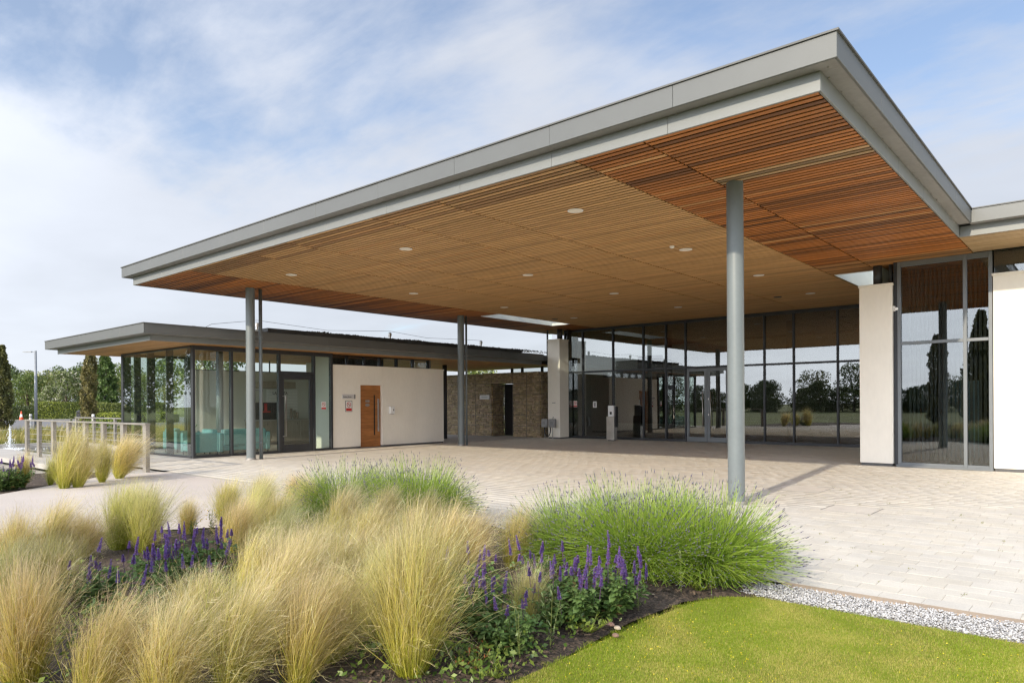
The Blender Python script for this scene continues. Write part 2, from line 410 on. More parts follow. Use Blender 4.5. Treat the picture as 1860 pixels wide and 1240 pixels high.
# ------------------------------------------------------------------ the ground
rng = random.Random(7)
nr = np.random.default_rng(11)
POND = (-34.0, -18.6, 4.9, 10.4)
def ground():
    m = MB(); xs = [-900, POND[0], POND[1], 700]; ys = [-700, POND[2], POND[3], 900]
    for i in range(3):
        for j in range(3):
            if i == 1 and j == 1: continue
            m.quad((xs[i], ys[j], -.06), (xs[i+1], ys[j], -.06), (xs[i+1], ys[j+1], -.06), (xs[i], ys[j+1], -.06))
    tag(m.build('ground', 'ground_grass'), kind='structure')
    p = MB()
    x0, x1, y0, y1 = POND
    p.quad((x0, y0, -.45), (x1, y0, -.45), (x1, y1, -.45), (x0, y1, -.45))
    for a, b in (((x0, y0), (x1, y0)), ((x1, y0), (x1, y1)), ((x1, y1), (x0, y1)), ((x0, y1), (x0, y0))):
        p.quad((*a, -.45), (*b, -.45), (*b, -.06), (*a, -.06))
    tag(p.build('pond_basin', 'soil'), kind='structure')
    w = MB().quad((x0, y0, -.17), (x1, y0, -.17), (x1, y1, -.17), (x0, y1, -.17))
    tag(w.build('pond_water', 'water'), kind='structure')
    # stone coping round the pond, walkway over it and terrace before the pavilion
    c = MB().box(-34.2, -18.4, 10.38, 10.7, -.2, .0).box(-34.2, -33.9, 4.7, 10.38, -.2, -.005)
    tag(c.build('pond_kerb', 'concrete'), kind='structure')
    c = MB().box(-40, -16.5, 5.95, 7.25, -.14, -.004)
    tag(c.build('walkway', 'concrete'), kind='structure')
    c = MB().box(-25.7, -18.5, 7.25, 10.45, -.3, -.006).box(-26, -18.5, 10.45, 25.5, -.3, -.007)
    tag(c.build('terrace', 'concrete'), kind='structure')
    m = MB().poly([(-9.0, -4, -.003), (-9.5, .5, -.003), (-9.77, 2.27, -.003), (-9.2, 3.2, -.003), (-8.66, 3.86, -.003), (-7.6, 5.6, -.003), (-6.4, 6.5, -.003), (-6.0, 6.95, -.003), (-16.5, 6.95, -.003), (-16.75, 5.9, -.003), (-14.6, 3.4, -.003), (-13.2, 0, -.003), (-12.7, -4, -.003)][::-1])
    tag(m.build('path', 'resin_path'), kind='structure')
    m = MB().poly([(-18.6, 5.94, -.012), (-16.76, 5.94, -.012), (-14.6, 3.41, -.012), (-13.3, 0, -.012), (-12.8, -4, -.012), (-18.6, -4, -.012)])
    tag(m.build('pond_side_bed', 'soil'), kind='structure')
    # car-park road far left and its kerb
    m = MB().box(-92, -44, 3, 70, -.2, -.02); tag(m.build('road', 'asphalt'), kind='structure')
    m = MB().box(-44, -43.7, 3, 70, -.2, .08).box(-92.3, -92, 3, 70, -.2, .09); tag(m.build('road_kerb', 'concrete'), kind='structure')
ground()

# planting bed soil, gently mounded
BED = [(-9.0, -4), (-9.5, .5), (-9.74, 2.27), (-9.15, 3.2), (-8.6, 3.83), (-7.55, 5.55), (-6.35, 6.42), (-5.9, 6.5), (-4.6, 6.15), (-3.2, 5.85), (-2.2, 5.8), (-2.06, 5.4), (-2.32, 5.2), (-2.5, 4.9), (-2.55, 4.2), (-2.5, 3.4), (-2.45, 2.6), (-2.4, 1), (-2.4, -4)]
def in_poly(x, y, P):
    c = False; j = len(P)-1
    for i in range(len(P)):
        if (P[i][1] > y) != (P[j][1] > y) and x < (P[j][0]-P[i][0])*(y-P[i][1])/(P[j][1]-P[i][1])+P[i][0]: c = not c
        j = i
    return c
def inset(P, d):
    cx = sum(p[0] for p in P)/len(P); cy = sum(p[1] for p in P)/len(P)
    out = []
    for x, y in P:
        l = math.hypot(x-cx, y-cy); out.append((x+(cx-x)/l*d, y+(cy-y)/l*d))
    return out
def bed():
    m = MB(); i1 = inset(BED, .35); i2 = inset(BED, 1.2)
    rings = [[(x, y, -.012) for x, y in BED], [(x, y, .03) for x, y in i1], [(x, y, .05) for x, y in i2]]
    n = len(BED)
    for a, b in zip(rings, rings[1:]):
        for i in range(n):
            j = (i+1) % n; m.quad(a[i], a[j], b[j], b[i])
    m.poly(rings[-1][::-1])
    tag(m.build('planting_bed', 'soil'), kind='structure')
bed()

# gravel strip, kerb and lawn on the right
GRAVEL = (-2.35, 5.0, 5.36, 5.80)
def gravel_and_kerb():
    x0, x1, y0, y1 = GRAVEL
    tag(MB().quad((x0, y0, -.02), (x1, y0, -.02), (x1, y1, -.02), (x0, y1, -.02)).build('gravel_bed', 'paving_joint'), kind='structure')
    k = tag(MB().box(-2.1, 5, 5.80, 5.925, -.1, -.018).build('kerb_base', 'kerb'), kind='structure')
    x = -2.1
    i = 0
    while x < 3.5:
        l = .915
        kb = MB().bevbox(x+.003, x+l-.003, 5.80, 5.922, -.06, .006+rng.uniform(-.002, .002), .006)
        kb.build('edging_stone', 'kerb', k); x += l
    m = MB()
    m.poly([(-2.52, 1.0, -.002), (-2.42, 1, -.002), (12, 1, -.002), (12, 5.35, -.002), (-2.08, 5.35, -.002), (-2.3, 5.2, -.002), (-2.42, 4.88, -.002), (-2.47, 4.2, -.002), (-2.47, 3.4, -.002)])
    m.quad((-2.4, -30, -.003), (40, -30, -.003), (40, 1, -.003), (-2.4, 1, -.003))
    tag(m.build('lawn', 'lawn_soil'), kind='structure')
gravel_and_kerb()

def gravel_stones():
    # angular white chippings
    n = 17000
    base = np.array([(0, 0, 1), (1, 0, .1), (.2, 1, -.1), (-1, .1, .1), (-.1, -1, 0), (0, 0, -1)], float)
    tri = np.array([(0, 1, 2), (0, 2, 3), (0, 3, 4), (0, 4, 1), (5, 2, 1), (5, 3, 2), (5, 4, 3), (5, 1, 4)])
    x = nr.uniform(GRAVEL[0]+.02, 2.4, n); y = nr.uniform(GRAVEL[2]+.012, GRAVEL[3]-.012, n)
    # ragged end under the lavender
    keep = x > -2.35+(y-5.36)*.0
    x, y = x[keep], y[keep]; n = len(x)
    s = nr.uniform(.005, .012, n); z = -.012+nr.uniform(0, .028, n)
    v = base[None]*nr.uniform(.6, 1.25, (n, 6, 1))*s[:, None, None]*np.stack([nr.uniform(.8, 1.4, n), nr.uniform(.8, 1.3, n), nr.uniform(.5, .9, n)], -1)[:, None, :]
    a = nr.uniform(0, 6.28, n); ca, sa = np.cos(a)[:, None], np.sin(a)[:, None]
    vx = v[:, :, 0]*ca-v[:, :, 1]*sa; vy = v[:, :, 0]*sa+v[:, :, 1]*ca
    v = np.stack([vx+x[:, None], vy+y[:, None], v[:, :, 2]+z[:, None]], -1)
    g = nr.uniform(.36, .62, n); g = np.where(nr.random(n) < .08, g*.6, g)
    c = np.repeat(np.stack([g, g*.99, g*.985], -1), 6, axis=0)
    q = (tri[None]+np.arange(n)[:, None, None]*6).reshape(-1, 3)
    me = np_mesh('gravel', v.reshape(-1, 3), q, c, 'white_gravel')
    tag(link('gravel', me), 'strip of white stone chippings between lawn and paving', 'gravel', kind='stuff')
gravel_stones()

# ------------------------------------------------------------------ block paving
def paving():
    base = MB().quad((-19.7, 6.95, -.004), (6, 6.95, -.004), (6, 25.6, -.004), (-19.7, 25.6, -.004)).quad((-6.6, 5.925, -.004), (6, 5.925, -.004), (6, 6.95, -.004), (-6.6, 6.95, -.004))
    pl = tag(base.build('plaza', 'paving_joint'), kind='structure')
    L_, W_, g = .3, .2, .0035
    blocks = []
    j = 0; y = 5.93
    shift = 0.0
    while y+W_ < 25.55:
        shift = (shift+rng.choice([.1, .2, .2, .15])) % .3
        x = -19.6+shift
        while x < 3.4:
            cx, cy = x+.15, y+.1
            ok = True
            if y < 6.95 and cx < -6.3+ (cy-6.5)*.3: ok = False
            if cy > 18.1 and cx > -4.75: ok = False
            if cy > 25.1: ok = False
            if in_poly(cx, cy, BED): ok = False
            # view cone plus a margin for a step to the side
            d = depth(cx, cy); r = cx*math.sin(TH)+cy*math.cos(TH)
            if d > 0 and r/d > 1.25: ok = False
            if abs(cx+2.78) < .36 and abs(cy-10.54) < .36: ok = True
            if ok: blocks.append((cx, cy))
            x += L_
        y += W_; j += 1
    def tone(cx, cy):
        n = .5+.5*math.sin(cx*.7+1.3*math.sin(cy*.35))*math.cos(cy*.45+.8*math.sin(cx*.5))
        k = rng.gauss(1, .022)*(1-.05*n)
        h = rng.uniform(-.008, .010)
        return ((.625+h)*k, (.585+h*.3)*k, (.51-h)*k)
    # the three hundred that show largest: nearest the camera on the right of the lavender
    def size(b):
        d = depth(*b); r = b[0]*math.sin(TH)+b[1]*math.cos(TH)
        if d <= .5 or r/d > .76: return 0
        if r/d < .30 and d < 9.5: return 0          # behind the planting
        return 1/d**2
    order = sorted(range(len(blocks)), key=lambda i: -size(blocks[i]))
    near = set(order[:298])
    pm = MB(); x0, x1, y0, y1 = -L_/2+g/2, L_/2-g/2, -W_/2+g/2, W_/2-g/2; b = .0008
    pm.v = [(x0, y0, -.012), (x1, y0, -.012), (x1, y1, -.012), (x0, y1, -.012), (x0, y0, -.0006), (x1, y0, -.0006), (x1, y1, -.0006), (x0, y1, -.0006), (x0+b, y0+b, 0), (x1-b, y0+b, 0), (x1-b, y1-b, 0), (x0+b, y1-b, 0)]
    pm.f = [(0, 1, 5, 4), (1, 2, 6, 5), (2, 3, 7, 6), (3, 0, 4, 7), (4, 5, 9, 8), (5, 6, 10, 9), (6, 7, 11, 10), (7, 4, 8, 11), (8, 9, 10, 11)]
    pm.c = [None]*12
    me = pm.mesh('paving_block', 'paver_piece')
    V = np.array(pm.v); F = np.array(pm.f)
    vs_, fs, cs = [], [], []; n = 0
    for i, (cx, cy) in enumerate(blocks):
        z = rng.uniform(-.0010, .0010); t = tone(cx, cy)
        if i in near:
            o = bpy.data.objects.new('paving_block', me); COL.objects.link(o); o.parent = pl
            o.location = (cx, cy, z); o.rotation_euler = (rng.uniform(-.003, .003), rng.uniform(-.003, .003), rng.uniform(-.006, .006)); o.color = (*t, 1)
        else:
            v = V+np.array((cx, cy, z)); vs_.append(v); fs.append(F+n); n += 12; cs.append(np.tile(t, (12, 1)))
    me2 = np_mesh('paving_blocks', np.concatenate(vs_), np.concatenate(fs), np.concatenate(cs), 'paver_joined')
    o = link('paving_blocks', me2, pl); o['kind'] = 'stuff'
    # weeds in the joints
    P, S = [], []
    vs2 = []
    for k in range(90):
        bx, by = blocks[order[rng.randrange(900)]]
        ex, ey = (bx+rng.choice([-.15, .15]), by+rng.uniform(-.1, .1)) if rng.random() < .7 else (bx+rng.uniform(-.15, .15), by+rng.choice([-.1, .1]))
        for q in range(rng.randint(3, 12)):
            vs2.append((ex+rng.gauss(0, .012), ey+rng.gauss(0, .012)))
    p = np.array([(a, b_, -.006) for a, b_ in vs2]); nb = len(p)
    d = np.stack([nr.normal(0, .6, nb), nr.normal(0, .6, nb), np.full(nb, 1.0)], -1); d /= np.linalg.norm(d, axis=1)[:, None]
    ln = nr.uniform(.008, .028, nb)
    paths = np.stack([p, p+d*ln[:, None]*.6, p+d*ln[:, None]], 1)
    w = np.tile(np.array([.005, .005, .001]), (nb, 1))
    c = lerp((.16, .20, .03), (.30, .28, .08), nr.random((nb, 1)))[:, None, :].repeat(3, 1)
    sd_ = np.stack([nr.normal(0, 1, nb), nr.normal(0, 1, nb), np.zeros(nb)], -1); sd_ /= np.linalg.norm(sd_, axis=1)[:, None]
    me3 = np_mesh('joint_weeds', *strips(paths, w, c, sd_), 'lawn_blade')
    o = link('joint_weeds', me3, pl); o['kind'] = 'stuff'
    for (mx, my, hw, lab) in ((-2.80, 10.55, .33, 'square recessed inspection cover in the paving nearer the gravel strip'), (-4.15, 12.55, .42, 'wide recessed inspection cover in the paving beside the column shadow')):
        t = thing('inspection_cover', lab, 'manhole cover', (mx, my, 0))
        f = MB(); w = .012
        for a in ((mx-hw, mx+hw, my-hw, my-hw+w), (mx-hw, mx+hw, my+hw-w, my+hw), (mx-hw, mx-hw+w, my-hw+w, my+hw-w), (mx+hw-w, mx+hw, my-hw+w, my+hw-w)):
            f.box(*a, -.004, .0035)
        f.build('frame', 'steel_dull', t)
        tr = MB().bevbox(mx-hw+w+.004, mx+hw-w-.004, my-hw+w+.004, my+hw-w-.004, -.006, .003, .002, col=(.63, .585, .515))
        tr.build('tray', 'paver_joined', t)
paving()

# ------------------------------------------------------------------ the entrance building and its canopy
S = 4.76                                   # soffit height
SX0, SX1, SY0, SYW = -19.95, -2.34, 7.68, 16.34   # soffit left, right, front, and front of the right wing
GY, RY = 25.2, 18.2                        # hall glazing plane, right wing wall plane
BACK = 36.0
main = thing('entrance_building', 'large entrance building with timber-lined canopy on round columns and a glazed hall', 'building', (-11, 25, 0))
SKY_L = (-17.8, -16.85, 18.95, 23.3); SKY_R = (-5.45, -4.5, 19.05, 23.3)

def rects_minus(x0, x1, y0, y1, holes):
    xs = sorted({x0, x1, *[h[0] for h in holes], *[h[1] for h in holes]}); ys = sorted({y0, y1, *[h[2] for h in holes], *[h[3] for h in holes]})
    xs = [x for x in xs if x0 <= x <= x1]; ys = [y for y in ys if y0 <= y <= y1]
    for i in range(len(xs)-1):
        for j in range(len(ys)-1):
            cx, cy = (xs[i]+xs[i+1])/2, (ys[j]+ys[j+1])/2
            if any(h[0] < cx < h[1] and h[2] < cy < h[3] for h in holes): continue
            yield xs[i], xs[i+1], ys[j], ys[j+1]
def slab(name, mat, parent, z0, z1, regions):
    m = MB()
    for r in regions: m.box(*r, z0, z1)
    return m.build(name, mat, parent)
OX0, OX1, OY0, OYW = SX0-.28, SX1+.25, SY0-.23, SYW-.26     # outer roof edge
WX1 = 9.0                                   # the right wing runs on out of the picture
UN, TOP = 4.955, 5.215
roof = slab('roof', 'roof_membrane', main, 4.985, 5.185, list(rects_minus(OX0+.03, OX1-.03, OY0+.03, BACK, [SKY_L, SKY_R]))+[(OX1-.03, WX1, OYW+.03, BACK)])

def panels(name, mat, parent, axis, fixed, out, a0, a1, z0, z1, n, gap=.0025, t=.03):
    """row of metal panels along x or y; 'out' is the outward sign of the face"""
    L_ = (a1-a0)/n
    for i in range(n):
        p, q = a0+i*L_+gap/2, a0+(i+1)*L_-gap/2
        f0, f1 = (fixed, fixed+t) if out < 0 else (fixed-t, fixed)
        w = rng.uniform(-.0015, .0015)
        m = MB()
        if axis == 'x': m.bevbox(p, q, f0+w, f1+w, z0, z1, .004)
        else: m.bevbox(f0+w, f1+w, p, q, z0, z1, .004)
        m.build(name, mat, parent)
panels('fascia_panel', 'zinc', roof, 'x', OY0, -1, OX0, OX1, UN, TOP, 10)
panels('fascia_panel', 'zinc', roof, 'y', OX1, 1, OY0+.032, OYW-.002, UN, TOP, 5)
panels('fascia_panel', 'zinc', roof, 'x', OYW, -1, OX1+.002, WX1, UN, TOP, 5)
panels('fascia_panel', 'zinc', roof, 'y', OX0, -1, OY0+.032, 26, UN, TOP, 9)
# dark capping along the roof edge
m = MB().box(OX0-.02, OX1+.02, OY0-.02, OY0+.12, TOP+.001, TOP+.022).box(OX1-.12, OX1+.02, OY0+.12, OYW-.02, TOP+.001, TOP+.022).box(OX1-.12, WX1, OYW-.02, OYW+.12, TOP+.001, TOP+.022).box(OX0-.02, OX0+.12, OY0+.12, 26, TOP+.001, TOP+.022)
m.build('roof_capping', 'roof_edge', roof)
# underside of the overhang, and the lower band round the timber
u = MB().box(OX0+.032, OX1-.032, OY0+.032, SY0+.01, UN+.004, 4.98).box(SX1-.01, OX1-.032, SY0+.012, OYW+.03, UN+.004, 4.981).box(OX1-.03, WX1, OYW+.032, SYW+.01, UN+.004, 4.98).box(OX0+.032, SX0+.01, SY0+.012, 26, UN+.004, 4.981)
u.build('overhang_lining', 'zinc_under', roof)
panels('lower_band', 'zinc_trim', roof, 'x', SY0-.03, -1, SX0-.03, SX1+.03, S-.012, UN+.002, 10)
panels('lower_band', 'zinc_trim', roof, 'y', SX1+.03, 1, SY0+.002, SYW-.032, S-.011, UN+.002, 5)
panels('lower_band', 'zinc_trim', roof, 'x', SYW-.03, -1, SX1+.032, WX1, S-.012, UN+.002, 5)
panels('lower_band', 'zinc_trim', roof, 'y', SX0-.03, -1, SY0+.002, 26, S-.011, UN+.002, 9)
# rivets / drip studs under the overhang
m = MB()
for k in range(18):
    y = SY0+.2+k*.46
    m.tube([(SX1+.045, y, UN+.004), (SX1+.045, y, UN-.006)], .009, 6)
for k in range(30):
    x = SX0+.4+k*.6+rng.uniform(-.1, .1)
    m.tube([(x, SY0-.05, UN+.004), (x, SY0-.05, UN-.006)], .009, 6)
m.build('drip_studs', 'steel_dull', roof)

soffit = slab('soffit', 'dark_board', main, S+.051, 4.95, list(rects_minus(SX0, SX1, SY0, BACK, [SKY_L, SKY_R]))+[(SX1, WX1, SYW, BACK)])
# timber slats: panels across the canopy
PX = [SX0, -16.93, -14.17, -12.6, -9.84, -8.27, -5.5, -4.45, SX1]
ORANGE, TAN = (.42, .150, .032), (.56, .325, .135)
def slats():
    pitch, face, t = .118, .083, .050
    jobs = []
    nrow = int((BACK-2-SY0)/pitch)
    for i in range(len(PX)-1):
        px0, px1 = PX[i]+.014, PX[i+1]-.014
        outer = i == 0 or i >= 6
        for j in range(nrow):
            y0 = SY0+.012+j*pitch; y1 = y0+face
            segs = [(px0, px1)]
            for h in (SKY_L, SKY_R):
                if y1 > h[2]-.01 and y0 < h[3]+.01:
                    ns = []
                    for a, b in segs:
                        if h[0] >= b or h[1] <= a: ns.append((a, b)); continue
                        if h[0]-a > .1: ns.append((a, h[0]-.01))
                        if b-h[1] > .1: ns.append((h[1]+.01, b))
                    segs = ns
            for a, b in segs:
                r = rng.random(); k = rng.gauss(1, .14)
                if outer:
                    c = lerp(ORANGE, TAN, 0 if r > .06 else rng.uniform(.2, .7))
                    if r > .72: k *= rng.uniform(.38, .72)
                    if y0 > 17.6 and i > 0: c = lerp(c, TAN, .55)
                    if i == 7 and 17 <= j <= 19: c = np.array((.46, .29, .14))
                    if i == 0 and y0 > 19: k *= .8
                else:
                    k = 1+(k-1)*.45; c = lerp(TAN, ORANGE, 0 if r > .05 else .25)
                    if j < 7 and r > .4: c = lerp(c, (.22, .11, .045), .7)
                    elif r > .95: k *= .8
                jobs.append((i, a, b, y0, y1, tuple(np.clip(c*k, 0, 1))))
    # the wing's soffit
    for j in range(int((RY-SYW)/pitch)+1):
        y0 = SYW+.012+j*pitch
        x = SX1+.008
        while x < WX1-.5:
            jobs.append((9, x, min(x+2.6, WX1-.02), y0, y0+face, tuple(lerp((.50, .35, .19), ORANGE, .12*rng.random())*rng.gauss(1, .07)))); x += 2.612
    def size(q):
        _, a, b, y0, y1, _ = q; cx, cy = (a+b)/2, (y0+y1)/2
        d = depth(cx, cy); r = cx*math.sin(TH)+cy*math.cos(TH)
        if d < 1 or r/d > .80 or y0 > GY: return 0
        return (b-a)*face/d**3
    order = sorted(range(len(jobs)), key=lambda k: -size(jobs[k])); near = set(order[:295])
    cache = {}; rest = MB()
    for k, (i, a, b, y0, y1, c) in enumerate(jobs):
        if k in near:
            key = (i, round(b-a, 3))
            if key not in cache:
                cache[key] = MB().slat(-(b-a)/2, (b-a)/2, -face/2, face/2, 0, t, .03).mesh('slat', 'slat_piece')
            o = bpy.data.objects.new('slat', cache[key]); COL.objects.link(o); o.parent = soffit
            o.location = Vector(((a+b)/2, (y0+y1)/2, S+rng.uniform(-.001, .001)))-ORG[soffit]; o.color = (*c, 1)
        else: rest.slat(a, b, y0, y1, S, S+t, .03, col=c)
    o = rest.build('slats', 'slat_joined', soffit); o['kind'] = 'stuff'
slats()
# skylights: upstand, glass
for nm, h in (('l', SKY_L), ('r', SKY_R)):
    x0, x1, y0, y1 = h
    up = MB().box(x0+.003, x0+.02, y0+.003, y1-.003, S-.004, 5.45).box(x1-.02, x1-.003, y0+.003, y1-.003, S-.004, 5.45).box(x0+.02, x1-.02, y0+.003, y0+.02, S-.004, 5.45).box(x0+.02, x1-.02, y1-.02, y1-.003, S-.004, 5.45)
    sk = up.build('skylight', 'white_plastic', main)
    MB().box(x0-.03, x1+.03, y0-.03, y1+.03, 5.452, 5.475).build('pane', 'glass_green', sk)
    b = MB()
    for k in range(1, 4):
        yy = y0+(y1-y0)*k/4; b.box(x0, x1, yy-.025, yy+.025, 5.36, 5.45)
    b.build('glazing_bar', 'white_plastic', sk)
# round downlights in the soffit
LX = [-6.885, -11.22, -15.55]; LY = [9.674, 13.69, 17.71, 21.72]
for y in LY:
    for x in LX:
        d = MB().lathe((x, y, 0), [(.135, S-.004), (.135, S-.010), (.118, S-.012), (.112, S-.004)], 24).build('downlight', 'white_plastic', soffit, smooth=False)
        MB().lathe((x, y, 0), [(.112, S-.0035), (.112, S-.0075), (.06, S-.0085), (.001, S-.0085)], 24).build('lens', 'light_disc', d)
for x, y in ((-7.87, 21.74), (-16.3, 21.5)):
    MB().lathe((x, y, 0), [(.12, S-.003), (.12, S-.014), (.02, S-.016)], 20).build('soffit_vent', 'black', soffit)
MB().lathe((-6.95, 13.2, 0), [(.05, S-.002), (.05, S-.03), (.025, S-.05), (.001, S-.05)], 14).build('smoke_detector', 'white_plastic', soffit)

# round columns
def column(x, y, r=.122, pipe=None):
    c = MB().tube([(x, y, -.02), (x, y, S+.02)], r, 40).build('column', 'column_paint', main, smooth=False)
    c.data.shade_smooth(); c.data.set_sharp_from_angle(angle=math.radians(50))
    MB().lathe((x, y, 0), [(r+.035, -.01), (r+.035, .012), (r+.012, .016), (r+.010, .05), (r+.002, .054)], 32).build('base_collar', 'steel_dull', c)
    return c
column(-4.26, 10.05)
c = column(-18.2, 10.03)
pp = MB().tube([(-18.19, 10.33, -.02), (-18.19, 10.33, S+.02)], .05, 16).build('downpipe', 'column_paint', main, smooth=True)
for z in (.45, 1.9, 3.4): MB().tube([(-18.19, 10.33, z), (-18.19, 10.33, z+.04)], .058, 14).build('pipe_collar', 'column_paint', pp)
m = MB()
for z in (.47, 1.92, 3.42): m.box(-18.2, -18.18, 10.13, 10.29, z, z+.02)
m.build('pipe_bracket', 'column_paint', pp)
column(-18.2, 18.3)
MB().tube([(-18.12, 18.50, -.02), (-18.12, 18.50, S+.02)], .038, 14).build('downpipe', 'column_paint', main, smooth=True)

# walls of the wing and the piers
PIER_R = (-4.64, -3.93, RY, RY+.55); PIER_L = (-18.75, -18.1, 24.2, 24.85)
def white_block(x0, x1, y0, y1, z1, name='wall', parent=main, cap=True, z0=.06):
    w = MB().bevbox(x0, x1, y0, y1, z0, z1-(.055 if cap else 0), .006).build(name, 'render', parent)
    if cap: MB().bevbox(x0-.02, x1+.02, y0-.02, y1+.02, z1-.053, z1, .005).build('coping', 'render', w)
    MB().box(x0+.02, x1-.02, y0+.02, y1-.02, -.02, z0-.001).build('plinth', 'plinth', w)
    return w
white_block(*PIER_R, 4.285, 'pier'); white_block(*PIER_L, 4.30, 'pier')
white_block(-1.98, 9, RY+.02, RY+.35, 4.255, 'wall')
# stub columns and clerestory between the piers and the soffit
MB().tube([(-4.30, RY+.30, 4.286), (-4.30, RY+.30, S+.02)], .10, 20).build('stub_column', 'dark_column', main, smooth=True)
MB().tube([(-4.02, RY+.30, 4.286), (-4.02, RY+.30, S+.02)], .045, 12).build('rainwater_pipe', 'dark_column', main, smooth=True)
MB().tube([(-18.38, 24.6, 4.301), (-18.38, 24.6, S+.02)], .12, 20).build('stub_column', 'dark_column', main, smooth=True)

def glazing(parent, axis, fixed, us, z0, z1, trans, gmat, fmat='frame', fw=.06, fd=.14, head=.12, sill=.10, skip=(), out=-1, pane_t=.024):
    """glazed screen along one axis: every mullion, transom and pane an object of its own"""
    def B(name, mat, u0, u1, w0, w1, a, b):
        m = MB()
        if axis == 'x': m.bevbox(u0, u1, fixed+w0, fixed+w1, a, b, .003)
        else: m.bevbox(fixed+w0, fixed+w1, u0, u1, a, b, .003)
        return m.build(name, mat, parent)
    h = fd/2
    for u in us: B('mullion', fmat, u-fw/2, u+fw/2, -h, h, z0, z1)
    for i in range(len(us)-1):
        a, b = us[i]+fw/2+.001, us[i+1]-fw/2-.001
        if a >= b: continue
        B('head_frame', fmat, a, b, -h+.01, h-.01, z1-head, z1-.002)
        zs = [z0+sill] if i not in skip else []
        if i not in skip: B('sill_frame', fmat, a, b, -h+.01, h-.01, z0, z0+sill)
        cuts = [z0+sill if i not in skip else None]
        lows = []
        lo = z0+sill
        for t in trans:
            B('transom', fmat, a, b, -h+.012, h-.012, t-.035, t+.035)
            if i not in skip: lows.append((lo, t-.035))
            lo = t+.035
        lows.append((lo, z1-head))
        for p, q in lows:
            jit = rng.uniform(-.004, .004)
            B('pane', gmat, a-.0005, b+.0005, -pane_t/2+jit, pane_t/2+jit, p+.0005, q-.0005)
hall_x = [-18.52, -17.57, -16.02, -14.57, -13.55, -12.70, -10.92, -9.6, -8.56, -7.1, -5.7, -4.45]
glazing(main, 'x', GY, hall_x, 0, S-.005, [2.88], 'glass_hall', skip=(5,))
# doors in the hall glazing
def glass_door(parent, x0, x1, y, z1, handle_x, gm):
    d = MB(); s = .11
    d.bevbox(x0, x0+s, y-.03, y+.03, .012, z1, .003).bevbox(x1-s, x1, y-.03, y+.03, .012, z1, .003).bevbox(x0+s, x1-s, y-.029, y+.029, z1-s, z1-.001, .003).bevbox(x0+s, x1-s, y-.029, y+.029, .013, .2, .003)
    dr = d.build('door', 'frame_light', parent)
    MB().box(x0+s-.001, x1-s+.001, y-.01, y+.01, .199, z1-s+.001).build('pane', gm, dr)
    MB().tube([(handle_x, y-.03, .62), (handle_x, y-.085, .62), (handle_x, y-.085, 1.95), (handle_x, y-.03, 1.95)], .017, 10).build('handle', 'steel', dr, smooth=True)
    return dr
dm = (-12.66-10.96)/2
d1 = glass_door(main, -12.665, dm-.004, GY, 2.835, dm-.16, 'glass_hall'); d2 = glass_door(main, dm+.004, -10.955, GY, 2.835, dm+.16, 'glass_hall')
for z in (1.02, 1.62): MB().box(dm+.035, dm+.075, GY-.034, GY-.0301, z, z+.07).build('lock_plate', 'steel', d2)
# right wing window
wing_x = [-3.80, -2.50, -2.03]
glazing(main, 'x', RY+.12, wing_x, 0, S-.005, [2.86], 'glass_wing', 'frame_light', fw=.07)
MB().bevbox(-3.86, -1.985, RY-.01, RY+.06, 0, .05, .003).build('sill_step', 'frame_light', main)
MB().box(-3.92, -3.84, RY+.1, RY+.16, .02, S).build('edge_panel', 'frame', main)
MB().box(-1.97, 9, RY+.15, RY+.17, 4.256, S-.003).build('clerestory_pane', 'glass', main)
# side screens above the left pier
MB().box(-19.05, -18.80, 24.60, 24.62, 4.30, S).build('clerestory_pane', 'glass', main)
MB().box(-19.09, -19.05, 24.57, 24.65, 3.2, S).build('mullion', 'frame', main)
MB().box(-18.1, -18.09, 24.86, 25.12, .05, S).build('clerestory_pane', 'glass', main)
MB().bevbox(-18.2, -18.12, 24.86, 25.13, 0, S-.01, .003).build('edge_panel', 'frame', main)

# inside the hall and the wing: floor, walls, timber screen, ceiling comes from the soffit
box('floor', 'inside_floor', main, -18.9, 9, GY+.08, BACK, -.05, .004)
box('floor', 'inside_floor', main, -3.9, 9, RY+.4, GY+.08, -.05, .004)
box('inside_wall', 'inside_wall', main, -19.0, -18.9, GY+.1, BACK, 0, 2.9)
box('inside_wall', 'inside_wall', main, -19, 9, BACK-.15, BACK+.2, 0, S+.06)
box('inside_wall', 'inside_wall', main, -4.42, -4.25, RY+.56, GY-.08, 0, S+.06)
box('inside_wall', 'inside_wall', main, -4.42, -4.25, GY+.08, BACK, 0, S+.06)
box('inside_wall', 'inside_cream', main, 8.9, 9.0, RY+.36, BACK, 0, S+.06)
scr = box('timber_screen', 'dark_wood', main, -18.6, -14.9, 29.5, 29.6, .55, 2.75)
m = MB()
for k in range(21): m.box(-18.58, -14.92, 29.46, 29.499, .57+k*.104, .57+k*.104+.085)
m.build('screen_slats', 'dark_wood', scr)
box('inside_wall', 'inside_wall', main, -18.7, -14.0, 29.6, 29.8, 0, 3.6)
box('inside_wall', 'inside_cream', main, -14.0, -12.3, 30.2, 30.5, 0, 2.7)
box('inside_wall', 'inside_wall', main, -8.9, -6.2, 31.2, 31.4, 0, 3.2)
for x in (-15.2, -9.9): MB().tube([(x, 28.6, 0), (x, 28.6, S)], .11, 18).build('inside_column', 'dark_column', main, smooth=True)
MB().box(-17.25, -15.95, 29.25, 29.33, 3.05, 3.75).build('wall_screen', 'black', main)

